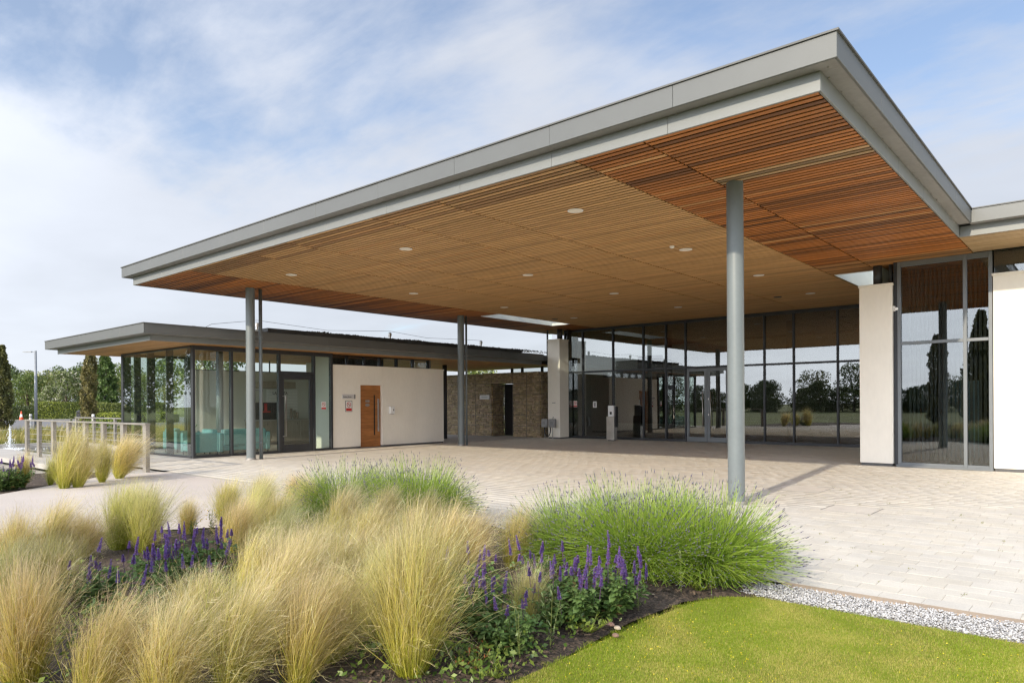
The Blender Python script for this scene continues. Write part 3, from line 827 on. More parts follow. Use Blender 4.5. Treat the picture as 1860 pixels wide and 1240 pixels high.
# vertical blinds in the wing window
bl = thing('vertical_blind', 'vertical strip blind hanging inside the tall right wing window', 'blind', (-3.0, RY+.75, 0))
MB().box(-3.75, -2.08, RY+.66, RY+.72, S-.12, S-.06).build('head_rail', 'frame_light', bl)
nb = 19
for k in range(nb):
    x = -3.70+k*.088
    mt = 'blind'
    o = MB(); a = math.radians(62); w = .045
    dx, dy = w*math.cos(a), w*math.sin(a)
    o.v = [(x-dx-.001, RY+.69-dy, .12), (x+dx-.001, RY+.69+dy, .12), (x+dx-.001, RY+.69+dy, S-.12), (x-dx-.001, RY+.69-dy, S-.12), (x-dx+.001, RY+.69-dy, .12), (x+dx+.001, RY+.69+dy, .12), (x+dx+.001, RY+.69+dy, S-.12), (x-dx+.001, RY+.69-dy, S-.12)]
    o.f = [(0, 1, 2, 3), (7, 6, 5, 4), (0, 4, 5, 1), (3, 2, 6, 7)]; o.c = [None]*8
    o.build('strip', mt, bl)
t = thing('exhibition_board', 'blue freestanding exhibition board behind the right wing window', 'board', (-2.9, RY+1.7, 0))
MB().bevbox(-3.25, -2.45, RY+1.68, RY+1.73, .15, 2.0, .005).build('panel', 'blind_blue', t)
for x in (-3.1, -2.6): MB().box(x-.02, x+.02, RY+1.5, RY+1.9, .004, .15).build('foot', 'steel', t)
t = thing('display_stand', 'slim orange stand behind the right wing window', 'stand', (-3.72, RY+1.3, 0))
MB().bevbox(-3.60, -3.52, RY+1.28, RY+1.34, .03, 1.35, .004).build('post', 'blind_orange', t)
MB().bevbox(-3.7, -3.42, RY+1.18, RY+1.44, .004, .03, .004).build('base', 'steel', t)
t = thing('notice_stand', 'slender notice stand behind the entrance doors', 'stand', (-12.0, GY+.9, 0))
MB().tube([(-12.0, GY+.9, .02), (-12.0, GY+.9, 1.2)], .014, 10).build('pole', 'steel', t)
MB().lathe((-12.0, GY+.9, .004), [(.15, 0), (.15, .012), (.02, .02)], 20).build('base', 'steel', t)
n_ = MB(); n_.v = [(-12.2, GY+.80, 1.16), (-11.8, GY+.80, 1.16), (-11.8, GY+.95, 1.36), (-12.2, GY+.95, 1.36), (-12.2, GY+.82, 1.15), (-11.8, GY+.82, 1.15), (-11.8, GY+.97, 1.35), (-12.2, GY+.97, 1.35)]; n_.f = [(0, 1, 2, 3), (7, 6, 5, 4), (0, 4, 5, 1), (3, 2, 6, 7), (1, 5, 6, 2), (0, 3, 7, 4)]; n_.c = [None]*8
n_.build('board', 'sign_white', t)
# small camera on the right pier
t = thing('security_camera', 'small white security camera high on the side of the right pier', 'camera', (-3.9, RY+.05, 3.62))
MB().box(-3.929, -3.88, RY+.05, RY+.14, 3.62, 3.74).build('mount', 'white_plastic', t)
MB().tube([(-3.885, RY+.10, 3.68), (-3.83, RY-.03, 3.66)], .035, 12).build('body', 'white_plastic', t)

# ------------------------------------------------------------------ the pavilion on the left
PS = 3.25                                    # its soffit
PVX, PVY, PV1, PV2 = -20.1, 9.3, 14.06, 19.23
pav = thing('pavilion', 'low flat-roofed glass pavilion with grey fascia and a pale wall beside the canopy', 'pavilion', (-22.6, 14, 0))
ax0, ax1, ay0, ay1 = -26.55, -19.34, 7.83, 27.0
proof = slab('roof', 'roof_membrane', pav, 3.40, 3.63, [(ax0-.22, ax1+.36, ay0-.30, ay1)])
panels('fascia_panel', 'zinc', proof, 'x', ay0-.33, -1, ax0-.25, ax1+.39, 3.39, 3.65, 5)
panels('fascia_panel', 'zinc', proof, 'y', ax1+.39, 1, ay0-.298, 24.18, 3.39, 3.65, 6)
panels('fascia_panel', 'zinc', proof, 'y', ax0-.25, -1, ay0-.298, 26, 3.39, 3.65, 7)
MB().box(ax0-.27, ax1+.41, ay0-.35, ay0-.22, 3.651, 3.668).box(ax1+.28, ax1+.41, ay0-.22, 24.18, 3.651, 3.668).build('roof_capping', 'roof_edge', proof)
panels('lower_band', 'zinc_trim', proof, 'x', ay0-.03, -1, ax0-.03, ax1+.03, PS-.01, 3.395, 5)
panels('lower_band', 'zinc_trim', proof, 'y', ax1+.03, 1, ay0+.002, 24.5, PS-.01, 3.395, 6)
slab('overhang_lining', 'zinc_under', proof, 3.396, 3.4, [(ax0-.2, ax1+.34, ay0-.28, 24.3)])
psof = slab('soffit', 'dark_board', pav, PS+.03, 3.39, [(ax0, ax1, ay0, ay1)])
m = MB(); y = ay0+.01; j = 0
while y < 26.5:
    for a, b in ((ax0+.01, -22.9), (-22.89, ax1-.01)):
        k = rng.gauss(1, .10); c = lerp(TAN, ORANGE, .25+.25*rng.random())*k
        m.box(a, b, y, y+.094, PS, PS+.026, col=tuple(np.clip(c, 0, 1)))
    y += .115
o = m.build('slats', 'slat_joined', psof); o['kind'] = 'stuff'
# upper roof tier with its planting
up = MB().box(-25.6, -20.6, 9.6, 24.0, 3.63, 3.80).box(-25.0, -20.0, 11.6, 24.0, 3.801, 3.92).build('upper_roof', 'roof_membrane', proof)
MB().box(-25.65, -20.55, 9.5, 9.6, 3.70, 3.86).box(-20.6, -20.5, 9.6, 11.5, 3.74, 3.82).build('roof_upstand', 'zinc_under', proof)
def sedum():
    n = 5200
    x = nr.uniform(-20.9, -19.2, n); y = nr.uniform(12.5, 26.5, n); z = 3.64+np.where(x < -20, .28, .0)
    s = nr.uniform(.01, .04, n)*(1+.5*np.sin(y*1.9)+.3*np.sin(y*4.3))
    p = np.stack([x, y, z], -1); d = np.stack([nr.normal(0, .6, n), nr.normal(0, .6, n), np.ones(n)], -1)
    d /= np.linalg.norm(d, axis=1)[:, None]
    paths = np.stack([p, p+d*s[:, None]*.6, p+d*s[:, None]], 1)
    w = np.tile(np.array([.05, .05, .01]), (n, 1)); c = lerp((.05, .05, .03), (.10, .075, .05), nr.random((n, 1)))[:, None].repeat(3, 1)
    sd_ = np.stack([nr.normal(0, 1, n), nr.normal(0, 1, n), np.zeros(n)], -1); sd_ /= np.linalg.norm(sd_, axis=1)[:, None]
    v, q, cc = strips(paths, w, c, sd_)
    me = np_mesh('roof_planting', v-np.array(ORG[proof]), q, cc, 'sedum')
    o = link('roof_planting', me, proof); o['kind'] = 'stuff'
sedum()
# roof vents and the lightning conductor strung between them
for (vx, vy) in ((-20.9, 11.75), (-20.3, 16.7), (-20.4, 20.6), (-20.2, 21.5)):
    MB().lathe((vx, vy, 3.92), [(.045, -.02), (.045, .12), (.07, .125), (.07, .22), (.03, .26)], 14).build('roof_vent', 'steel', proof)
pts = [(-20.6, 9.9, 3.84), (-20.6, 10.1, 3.96), (-20.9, 11.75, 4.24), (-20.6, 14.2, 4.08), (-20.3, 16.7, 4.22), (-20.35, 18.6, 4.10), (-20.4, 20.6, 4.18), (-20.2, 21.5, 4.18)]
MB().tube(pts, .006, 5).build('conductor_cable', 'near_black', proof)

# glazing of the waiting room
glazing(pav, 'y', PVX, [PVY, 10.45, 12.03, 13.30, 13.98], 0, PS-.005, [2.56], 'glass_green', fw=.07, skip=(2,), sill=.07)
# (only the door bay has a transom in the photograph: the other bays are single sheets)
for o in list(bpy.data.objects):
    if o.parent == pav and o.name.startswith(('transom', 'pane')):
        c = sum((Vector(v) for v in o.bound_box), Vector())/8+ORG[o]
        if not 12.03 < c.y < 13.30: bpy.data.objects.remove(o)
for a, b in ((PVY, 10.45), (10.45, 12.03), (13.30, 13.98)):
    MB().bevbox(PVX-.012, PVX+.012, a+.036, b-.036, .071, PS-.126, .002).build('pane', 'glass_green', pav)
xs_ = [-25.16, -24.35, -23.33, -21.93, -20.52]
for x in xs_[:]: MB().bevbox(x-.025, x+.025, PVY+.03, PVY+.24, 0, PS-.004, .003).build('glass_fin', 'frame', pav)
for a, b in zip(xs_, xs_[1:]+[PVX-.04]):
    MB().bevbox(a+.004, b-.004, PVY-.012, PVY+.012, .06, PS-.06, .002).build('pane', 'glass_green', pav)
MB().bevbox(-25.16, PVX-.04, PVY-.05, PVY+.05, 0, .059, .003).build('sill_frame', 'frame', pav)
MB().bevbox(-25.16, PVX-.04, PVY-.05, PVY+.05, PS-.059, PS-.004, .003).build('head_frame', 'frame', pav)
glazing(pav, 'y', -25.2, [PVY, 10.3, 11.4], 0, PS-.005, [], 'glass_green', fw=.05, sill=.06, head=.06)
# wait-room door
dd = MB(); y0_, y1_ = 12.07, 13.26
dd.bevbox(PVX-.03, PVX+.03, y0_, y0_+.13, .012, 2.52, .003).bevbox(PVX-.03, PVX+.03, y1_-.13, y1_, .012, 2.52, .003).bevbox(PVX-.029, PVX+.029, y0_+.13, y1_-.13, 2.34, 2.519, .003).bevbox(PVX-.029, PVX+.029, y0_+.13, y1_-.13, .013, .25, .003)
pd = dd.build('door', 'frame', pav)
MB().box(PVX-.01, PVX+.01, y0_+.129, y1_-.129, .249, 2.341).build('pane', 'glass_green', pd)
MB().tube([(PVX+.03, y0_+.08, .52), (PVX+.09, y0_+.16, .52), (PVX+.09, y0_+.16, 1.80), (PVX+.03, y0_+.08, 1.80)], .018, 10).build('handle', 'steel', pd, smooth=True)
# pale block with the timber door (opening left in the wall)
DY0, DY1, DZ = 15.21, 16.17, 2.205
w = MB().bevbox(-21.2, PVX, PV1, DY0, .05, 2.83, .006).bevbox(-21.2, PVX, DY1, PV2, .05, 2.83, .006).bevbox(-21.2, PVX-.001, DY0-.007, DY1+.007, DZ, 2.829, .002).build('wall', 'render', pav)
MB().bevbox(-21.22, PVX+.02, PV1-.02, PV2+.02, 2.832, 2.885, .005).build('coping', 'render', w)
MB().box(-21.18, PVX-.02, PV1+.02, DY0, -.01, .049).box(-21.18, PVX-.02, DY1, PV2-.02, -.01, .049).build('plinth', 'plinth', w)
dx = PVX-.10
td = MB().box(dx-.06, dx-.012, DY0+.002, DY1-.002, .01, DZ-.001).build('timber_door', 'wood_door', pav)
nbz = 11
for k in range(nbz):
    z0_ = .012+k*(DZ-.016)/nbz
    for a, b in ((DY0+.006, DY0+.625), (DY0+.735, DY1-.006)):
        MB().bevbox(dx-.012, dx, a, b, z0_+.0015, z0_+(DZ-.016)/nbz-.0015, .002).build('board', 'wood_door', td)
MB().box(dx-.011, dx-.004, DY0+.65, DY0+.71, .42, 1.86).build('vision_slot', 'black', td)
f = MB().box(dx-.011, dx+.004, DY0+.626, DY0+.649, .012, DZ-.006).box(dx-.011, dx+.004, DY0+.711, DY0+.734, .012, DZ-.006).box(dx-.011, dx+.003, DY0+.65, DY0+.71, .012, .419).box(dx-.011, dx+.003, DY0+.65, DY0+.71, 1.861, DZ-.006)
f.build('slot_frame', 'wood_door', td)
MB().bevbox(dx+.03, dx+.05, DY0+.80, DY0+.87, .55, 1.72, .004).box(dx, dx+.031, DY0+.82, DY0+.85, .66, .70).box(dx, dx+.031, DY0+.82, DY0+.85, 1.58, 1.62).build('handle', 'steel', td)
MB().box(dx+.0005, dx+.005, DY0+.28, DY0+.46, 1.60, 1.68).build('push_plate', 'steel_dull', td)
pl_ = MB()
for k in range(20):
    an = 2*math.pi*k/20; pl_.v.append((dx+.004, DY0+.37+.10*math.cos(an), 1.50+.055*math.sin(an))); pl_.c.append(None)
for k in range(20):
    an = 2*math.pi*k/20; pl_.v.append((dx+.0005, DY0+.37+.10*math.cos(an), 1.50+.055*math.sin(an))); pl_.c.append(None)
pl_.f = [tuple(range(20))]+[(k, k+20, (k+1) % 20+20, (k+1) % 20) for k in range(20)]
pl_.build('oval_plate', 'steel_dull', td)
# clerestory over the pale wall
glazing(pav, 'y', -20.55, [14.1, 14.95, 15.7, 16.4, 17.2, 18.0, 18.8], 2.90, PS-.004, [], 'glass', fw=.06, head=.03, sill=.03)
box('clerestory_back', 'near_black', pav, -21.1, -21.05, 14.1, 17.0, 2.89, PS)
MB().tube([(-20.6, 18.95, 2.886), (-20.6, 18.95, PS+.02)], .05, 12).build('stub_column', 'zinc_under', pav)
MB().tube([(-22.5, 21.6, 0), (-22.5, 21.6, PS+.02)], .10, 16).build('stub_column', 'dark_column', pav, smooth=True)
# room inside
box('floor', 'inside_floor', pav, -25.1, PVX-.08, PVY+.06, 16.4, -.02, .006)
box('inside_wall', 'inside_wall', pav, -25.3, -25.12, 11.44, 16.5, 0, 2.80)
box('inside_wall', 'inside_wall', pav, -25.3, -21.2, 16.4, 16.55, 0, PS)
box('inside_wall', 'inside_wall', pav, -21.199, -20.16, 14.001, 14.055, 0, PS-.01)
box('inside_wall', 'inside_wall', pav, -21.25, -21.2, 14.06, 16.4, 0, PS-.01)
MB().bevbox(-25.25, -25.2, 11.5, 16.4, 2.80, 2.83, .003).build('clerestory_sill', 'frame', pav)
for y in (13.1, 14.7): MB().box(-25.24, -25.2, y-.02, y+.02, 2.83, PS).build('mullion', 'frame', pav)
MB().tube([(-21.9, 11.0, 0), (-21.9, 11.0, PS+.02)], .11, 20).build('inside_column', 'column_paint', pav, smooth=True)

def sofa(cx, cy, rot, w, label, d=.78):
    t = thing('sofa' if w > 1.1 else 'armchair', label, 'sofa' if w > 1.1 else 'armchair', (cx, cy, .006)); t.rotation_euler = (0, 0, rot)
    def P(name, x0, x1, y0, y1, z0, z1, b=.03):
        m = MB().bevbox(x0, x1, y0, y1, z0, z1, b)
        me = m.mesh(name, 'turquoise'); o = bpy.data.objects.new(name, me); COL.objects.link(o); o.parent = t; return o
    h = w/2
    P('base', -h+.10, h-.10, -d/2+.02, d/2-.02, .12, .30); P('arm', -h, -h+.14, -d/2, d/2, .10, .68, .02); P('arm', h-.14, h, -d/2, d/2, .10, .68, .02)
    P('backrest', -h+.14, h-.14, d/2-.20, d/2, .28, .78)
    n = 2 if w > 1.1 else 1
    for k in range(n):
        a = -h+.145+k*(w-.29)/n; P('seat_cushion', a+.004, a+(w-.29)/n-.004, -d/2+.01, d/2-.2, .301, .46)
    for x in (-h+.06, h-.06):
        for y in (-d/2+.06, d/2-.06):
            m = MB().tube([(x, y, 0), (x, y, .11)], .02, 8); me = m.mesh('leg', 'near_black'); o = bpy.data.objects.new('leg', me); COL.objects.link(o); o.parent = t
    return t
sofa(-20.95, 11.15, math.radians(-90), 1.7, 'long turquoise sofa with its back to the pavilion glass beside the door')
sofa(-21.15, 10.0, math.radians(0), .95, 'turquoise armchair in the glass corner of the pavilion')
sofa(-23.2, 10.35, math.radians(180), 1.0, 'turquoise armchair seen through the pavilion side glass')
# round table with a plant
t = thing('side_table', 'low dark table with a potted plant inside the pavilion', 'table', (-22.3, 10.3, .006))
MB().lathe((-22.3, 10.3, .006), [(.18, 0), (.18, .02), (.03, .03), (.03, .42), (.30, .43), (.30, .46)], 24).build('stand', 'near_black', t)
t = thing('potted_plant', 'small plant in a pale pot on the pavilion table', 'plant', (-22.3, 10.3, .466))
MB().lathe((-22.3, 10.3, .466), [(.09, 0), (.13, .12), (.14, .24), (.12, .24)], 18).build('pot', 'inside_wall', t)
m = MB()
for k in range(16):
    a = rng.uniform(0, 6.28); l = rng.uniform(.2, .36); c = (.06, .16, .03)
    p0 = Vector((-22.3, 10.3, .70)); p1 = p0+Vector((math.cos(a)*l*.5, math.sin(a)*l*.5, l*.7)); p2 = p0+Vector((math.cos(a)*l, math.sin(a)*l, l*.55))
    s_ = Vector((-math.sin(a), math.cos(a), 0))*.02
    m.quad(p0-s_*.4, p0+s_*.4, p1+s_, p1-s_, c); m.quad(p1-s_, p1+s_, p2+s_*.2, p2-s_*.2, c)
m.build('leaves', 'leaf', t)
# coffee counter
t = thing('coffee_counter', 'timber counter unit against the pavilion back wall', 'counter', (-24.7, 14.9, .006))
MB().bevbox(-25.1, -24.45, 13.6, 16.2, .1, .92, .006).build('cabinet', 'counter', t)
MB().bevbox(-25.11, -24.40, 13.56, 16.24, .921, .96, .004).build('worktop', 'concrete', t)
for k in range(4): MB().bevbox(-24.449, -24.43, 13.65+k*.64, 13.65+k*.64+.6, .14, .88, .003).build('cupboard_door', 'counter', t)
for k in range(4): MB().tube([(-24.42, 13.65+k*.64+.5, .74), (-24.42, 13.65+k*.64+.5, .84)], .01, 6).build('knob', 'near_black', t)
t = thing('coffee_machine', 'black coffee machine with a red panel on the pavilion counter', 'coffee machine', (-24.75, 14.25, .966))
MB().bevbox(-25.0, -24.5, 13.85, 14.85, .966, 1.62, .02).build('body', 'black', t)
MB().box(-24.499, -24.485, 14.05, 14.16, 1.30, 1.58).box(-24.499, -24.485, 13.86, 14.3, 1.24, 1.29).build('front_panel', 'sign_red', t)
for k in range(5): MB().tube([(-24.46, 14.35+k*.09, 1.2), (-24.46, 14.35+k*.09, 1.55)], .025, 8).build('canister', 'near_black', t)
for k, hh in enumerate((.42, .34, .27)):
    lab = ('tallest stack of paper cups on the pavilion counter', 'middle stack of paper cups on the pavilion counter', 'shortest stack of paper cups on the pavilion counter')[k]
    t = thing('cup_stack', lab, 'cups', (-24.7, 15.32+k*.14, .966))
    MB().lathe((-24.7, 15.32+k*.14, .966), [(.035, 0), (.05, .1), (.046, .11), (.052, hh), (.05, hh)], 14).build('cups', 'counter', t)
def pv(px, py, x): return atx(px, py, x)
t = thing('drinks_board', 'white slatted menu board with black lettering above the pavilion counter', 'sign', (-25.1, 15.2, 1.5))
b0, b1 = pv(486, 762, -25.08), pv(541, 707, -25.08)
MB().bevbox(-25.119, -25.08, b0.y, b1.y, b0.z, b1.z, .004).build('board', 'sign_white', t)
m = MB(); nz = 10
for k in range(1, nz): m.box(-25.0795, -25.078, b0.y+.01, b1.y-.01, b0.z+(b1.z-b0.z)*k/nz, b0.z+(b1.z-b0.z)*k/nz+.005)
m.build('board_grooves', 'box_grey', t)
lt = pv(509.5, 714, -25.072); text('lettering', 'LAVAZZA', .150, 'black', t, tuple(lt), 'x')
t = thing('wall_shelf', 'brown timber canopy shelf above the drinks board', 'shelf', (-25.0, 15.0, 2.4))
c0, c1 = pv(473, 706, -24.8), pv(538, 696, -24.8)
MB().bevbox(-25.119, -24.8, c0.y, c1.y, c0.z+.03, c1.z+.05, .005).build('shelf_box', 'counter', t)

# ------------------------------------------------------------------ gabion wall
GB = 24.5
gx = [aty(p, 740, GB).x for p in (807, 832, 864, 893, 932, 957, 981)]
gab = thing('gabion_wall', 'brown stone gabion basket wall with a dark doorway behind the middle column', 'wall', (sum(gx)/len(gx), GB, 0))
GT = 2.96; rows = 6; rh = GT/rows
def gabion_basket(x0, x1, y0, y1, z0, z1, face='-y'):
    m = MB(); x0, x1, y0, y1 = x0+.006, x1-.006, y0+.006, y1-.006
    z = z0+.008
    # stacked stones on the visible face; rubble core behind
    core = (.045, .032, .022)
    if face == '-y': m.box(x0+.02, x1-.02, y0+.10, max(y1, y0+.12), z0+.01, z1-.01, col=core)
    else: m.box(x0, x1-.10, y0+.02, y1-.02, z0+.01, z1-.01, col=core)
    while z < z1-.02:
        h = min(rng.uniform(.045, .10), z1-.006-z)
        if z1-.006-(z+h) < .03: h = z1-.006-z
        a, b = (x0, x1) if face == '-y' else (y0, y1)
        u = a
        while u < b-.01:
            w = min(rng.uniform(.07, .24), b-u)
            if b-(u+w) < .05: w = b-u
            k = rng.uniform(.65, 1.3); c = (.50*k, .38*k*rng.uniform(.94, 1.04), .225*k*rng.uniform(.85, 1.1))
            dp = rng.uniform(0, .045); g = .004; n0 = len(m.v)
            if face == '-y': m.box(u+g, u+w-g, y0+dp, y0+.13, z+g, z+h-g, col=c)
            else: m.box(x1-.13, x1-dp, u+g, u+w-g, z+g, z+h-g, col=c)
            for i in range(n0, len(m.v)):
                v = m.v[i]; m.v[i] = (v[0]+rng.uniform(-.006, .006), v[1]+rng.uniform(-.006, .006), v[2]+rng.uniform(-.006, .006))
            u += w
        z += h
    o = m.build('basket', 'stone', gab)
    wm = MB(); r = .0035
    if face == '-y':
        yy = y0-.008; n = max(2, round((x1-x0)/.076))
        for k in range(n+1):
            x = x0+(x1-x0)*k/n; rr = r*(1.8 if k in (0, n) else 1); wm.box(x-rr, x+rr, yy-rr, yy+rr, z0, z1)
        for k in range(7):
            z = z0+.004+(z1-z0-.008)*k/6; rr = r*(1.8 if k in (0, 6) else 1); wm.box(x0, x1, yy-rr-.007, yy+rr-.007, z-rr, z+rr)
    else:
        xx = x1+.008; n = max(2, round((y1-y0)/.076))
        for k in range(n+1):
            y = y0+(y1-y0)*k/n; rr = r*(1.8 if k in (0, n) else 1); wm.box(xx-rr, xx+rr, y-rr, y+rr, z0, z1)
        for k in range(7):
            z = z0+.004+(z1-z0-.008)*k/6; rr = r*(1.8 if k in (0, 6) else 1); wm.box(xx-rr+.007, xx+rr+.007, y0, y1, z-rr, z+rr)
    wm.build('wire_mesh', 'wire', o)
for a_, b_ in ((gx[2], gx[3]-.14), (gx[5], gx[6]-.14)):
    MB().box(a_+.02, b_, GB+.125, GB+.97, 0, GT-.03).build('core', 'hedge_core', gab)
for k in range(rows):
    z0, z1 = k*rh+.002, (k+1)*rh-.002
    for i in range(6):
        if i == 3 and k < rows-1: continue
        gabion_basket(gx[i], gx[i+1], GB, GB+(.14 if i in (2, 5) else .9), z0, z1)
    if k < rows-1: gabion_basket(gx[3]-.25, gx[3]+.004, GB+.14, GB+.98, z0, z1, '+x')
    gabion_basket(gx[6]-.25, gx[6]+.004, GB+.14, GB+1.1, z0, z1, '+x')
gd = MB().bevbox(gx[3]-.05, gx[4]+.2, GB+1.0, GB+1.06, .01, GT-rh, .004).build('door', 'near_black', gab)
MB().box(gx[4]-.33, gx[4]-.17, GB+.985, GB+.999, .3, GT-rh-.25).build('vision_panel', 'frame_light', gd)
# roof-level glass behind the gabions
MB().box(gx[3]+.1, -19.5, GB+1.4, GB+1.42, GT, PS+.02).build('pane', 'glass', pav)
for x in (gx[3]+.1, gx[3]+.75, -20.4): MB().box(x-.05, x+.05, GB+1.36, GB+1.46, GT, PS+.02).build('mullion', 'frame', pav)

# ------------------------------------------------------------------ signs and fittings
def nosmoke(t, loc, facing, s, red_h=.3):
    """no-smoking notice: plate, red ring and bar, black cigarette, red block; s = width"""
    h = s*1.45
    def P(name, mat, u0, u1, v0, v1, t0, t1):
        m = MB()
        if facing == 'x': m.box(loc[0]+t0, loc[0]+t1, loc[1]+u0, loc[1]+u1, loc[2]+v0, loc[2]+v1)
        else: m.box(loc[0]+u0, loc[0]+u1, loc[1]-t1, loc[1]-t0, loc[2]+v0, loc[2]+v1)
        return m.build(name, mat, t)
    P('plate', 'sign_white', -s/2, s/2, 0, h, .0, .004)
    P('red_panel', 'sign_red', -s/2+.02*s, s/2-.02*s, .03*h, red_h*h, .0041, .0055)
    P('cigarette', 'black', -.22*s, .22*s, .64*h, .68*h, .0041, .005)
    m = MB(); R = .36*s; cz = .66*h; n = 28; ex = .0058
    def pt(u, v):
        return (loc[0]+ex, loc[1]+u, loc[2]+v) if facing == 'x' else (loc[0]+u, loc[1]-ex, loc[2]+v)
    for k in range(n):
        a, b = 2*math.pi*k/n, 2*math.pi*(k+1)/n
        m.quad(pt(R*math.cos(a), cz+R*math.sin(a)), pt(R*math.cos(b), cz+R*math.sin(b)), pt(R*.78*math.cos(b), cz+R*.78*math.sin(b)), pt(R*.78*math.cos(a), cz+R*.78*math.sin(a)))
    q = .707*R; w = .075*R
    m.quad(pt(-q-w, cz+q-w), pt(-q+w, cz+q+w), pt(q+w, cz-q+w), pt(q-w, cz-q-w))
    m.build('prohibition_ring', 'sign_red', t)
t = thing('room_sign', 'pale name plate left of the timber door on the pavilion wall', 'sign', (PVX, 14.7, 1.76))
MB().bevbox(PVX+.001, PVX+.03, 14.43, 14.93, 1.72, 1.87, .004).build('plate', 'sign_plate', t)
MB().box(PVX+.001, PVX+.032, 14.931, 14.96, 1.72, 1.87).build('end_cap', 'near_black', t)
text('lettering', 'Waiting Room', .062, 'near_black', t, (PVX+.0305, 14.62, 1.785), 'x')
t = thing('no_smoking_sign', 'framed no smoking notice under the name plate on the pavilion wall', 'sign', (PVX, 14.69, 1.27))
MB().bevbox(PVX+.001, PVX+.010, 14.55, 14.85, 1.27, 1.66, .003).build('frame', 'steel_dull', t)
nosmoke(t, (PVX+.0105, 14.70, 1.29), 'x', .24)
t = thing('no_smoking_sticker', 'no smoking sticker on the narrow pavilion pane beside the pale wall', 'sticker', (PVX+.014, 13.68, 1.37)); nosmoke(t, (PVX+.0125, 13.68, 1.36), 'x', .18, .26)
t = thing('no_smoking_sticker', 'no smoking sticker on the hall glazing nearest the left pier', 'sticker', (-17.98, GY-.02, 1.35)); nosmoke(t, (-17.98, GY-.0165, 1.36), '-y', .19, .26)
t = thing('glass_notice', 'small pale notice on the second pane of the hall glazing', 'notice', (-16.95, GY-.02, 1.36))
MB().box(-17.05, -16.86, GY-.022, GY-.017, 1.33, 1.60).build('sheet', 'sign_white', t); MB().box(-17.0, -16.91, GY-.0235, GY-.0221, 1.38, 1.54).build('print', 'box_grey', t)
t = thing('soap_dispenser', 'white hand sanitiser dispenser right of the timber door', 'dispenser', (PVX, 16.56, 1.17))
MB().bevbox(PVX+.001, PVX+.13, 16.45, 16.66, 1.18, 1.44, .02).build('body', 'white_plastic', t)
MB().box(PVX+.1301, PVX+.132, 16.57, 16.61, 1.28, 1.35).build('window', 'near_black', t)
MB().bevbox(PVX+.02, PVX+.11, 16.49, 16.62, 1.165, 1.179, .003).build('lever', 'box_grey', t)
sgx = aty(882, 722, GB).x
t = thing('gabion_sign', 'pale rectangular name plate fixed on the gabion stones', 'sign', (sgx, GB-.02, 1.78))
MB().bevbox(sgx-.31, sgx+.31, GB-.05, GB-.018, 1.74, 1.94, .004).build('plate', 'sign_plate', t)
MB().box(sgx-.2, sgx+.2, GB-.0515, GB-.0502, 1.825, 1.855).build('print', 'box_grey', t)
t = thing('pier_plaque', 'small faint plaque on the left white pier', 'plaque', (-18.42, PIER_L[2], 1.55))
MB().bevbox(-18.53, -18.31, PIER_L[2]-.008, PIER_L[2]-.0005, 1.50, 1.60, .002).build('plate', 'render', t); MB().box(-18.51, -18.33, PIER_L[2]-.0095, PIER_L[2]-.0082, 1.535, 1.565).build('print', 'box_grey', t)
# grey electrical boxes with cable loop at the left pier
for k, (bx, lab) in enumerate(((-18.70, 'grey electrical socket box on a stand left of the pair by the pier'), (-18.28, 'grey electrical socket box on a stand right of the pair by the pier'))):
    y = 23.92
    t = thing('socket_box', lab, 'electrical box', (bx, y, 0))
    MB().bevbox(bx-.15, bx+.15, y-.07, y+.07, .50, .86, .012).build('box', 'box_grey', t)
    MB().bevbox(bx-.12, bx+.12, y-.082, y-.0705, .53, .80, .003).build('lid', 'box_grey', t)
    m = MB()
    for q in range(3): m.box(bx-.07, bx+.07, y-.0835, y-.0822, .62+q*.05, .63+q*.05)
    m.build('label_lines', 'near_black', t)
    MB().tube([(bx, y, .012), (bx, y, .50)], .018, 8).build('stand', 'steel_dull', t)
    MB().lathe((bx, y, 0), [(.10, -.0), (.10, .012), (.03, .016)], 16).build('base', 'steel', t)
    MB().tube([(bx-.02, y, .86), (bx-.02, y, .91), (bx+.05, y, .93), (bx+.08, y, .87)], .012, 8).build('gland', 'near_black', t)
cab = []
for k in range(17):
    a = math.pi*k/16; cab.append((-18.49-.17*math.cos(a), 23.83, .50-.38*math.sin(a)**.8))
tag(MB().tube(cab, .022, 8).build('cable_loop', 'black', None, (-18.49, 23.83, .12), smooth=True), 'thick black cable looping between the two socket boxes', 'cable')
# sanitiser stand before the hall glazing
t = thing('dispenser_stand', 'stainless pedestal with a white dispenser before the hall glazing', 'dispenser', (-15.45, 24.2, 0))
bx, by = atz(1112, 800).x, atz(1112, 800).y
ORG[t] = Vector((bx, by, 0)); t.location = (bx, by, 0)
MB().bevbox(bx-.18, bx+.18, by-.12, by+.12, .03, .98, .008).build('pedestal', 'steel', t)
MB().box(bx-.12, bx+.12, by-.09, by+.09, -.002, .029).build('foot', 'near_black', t)
MB().bevbox(bx-.14, bx+.14, by-.07, by+.07, .985, 1.42, .012).build('dispenser', 'white_plastic', t)
MB().box(bx-.05, bx+.05, by-.0715, by-.0702, 1.06, 1.17).build('logo_print', 'near_black', t)
MB().bevbox(bx+.19, bx+.24, by-.05, by+.10, .55, 1.38, .004).build('back_bracket', 'near_black', t)

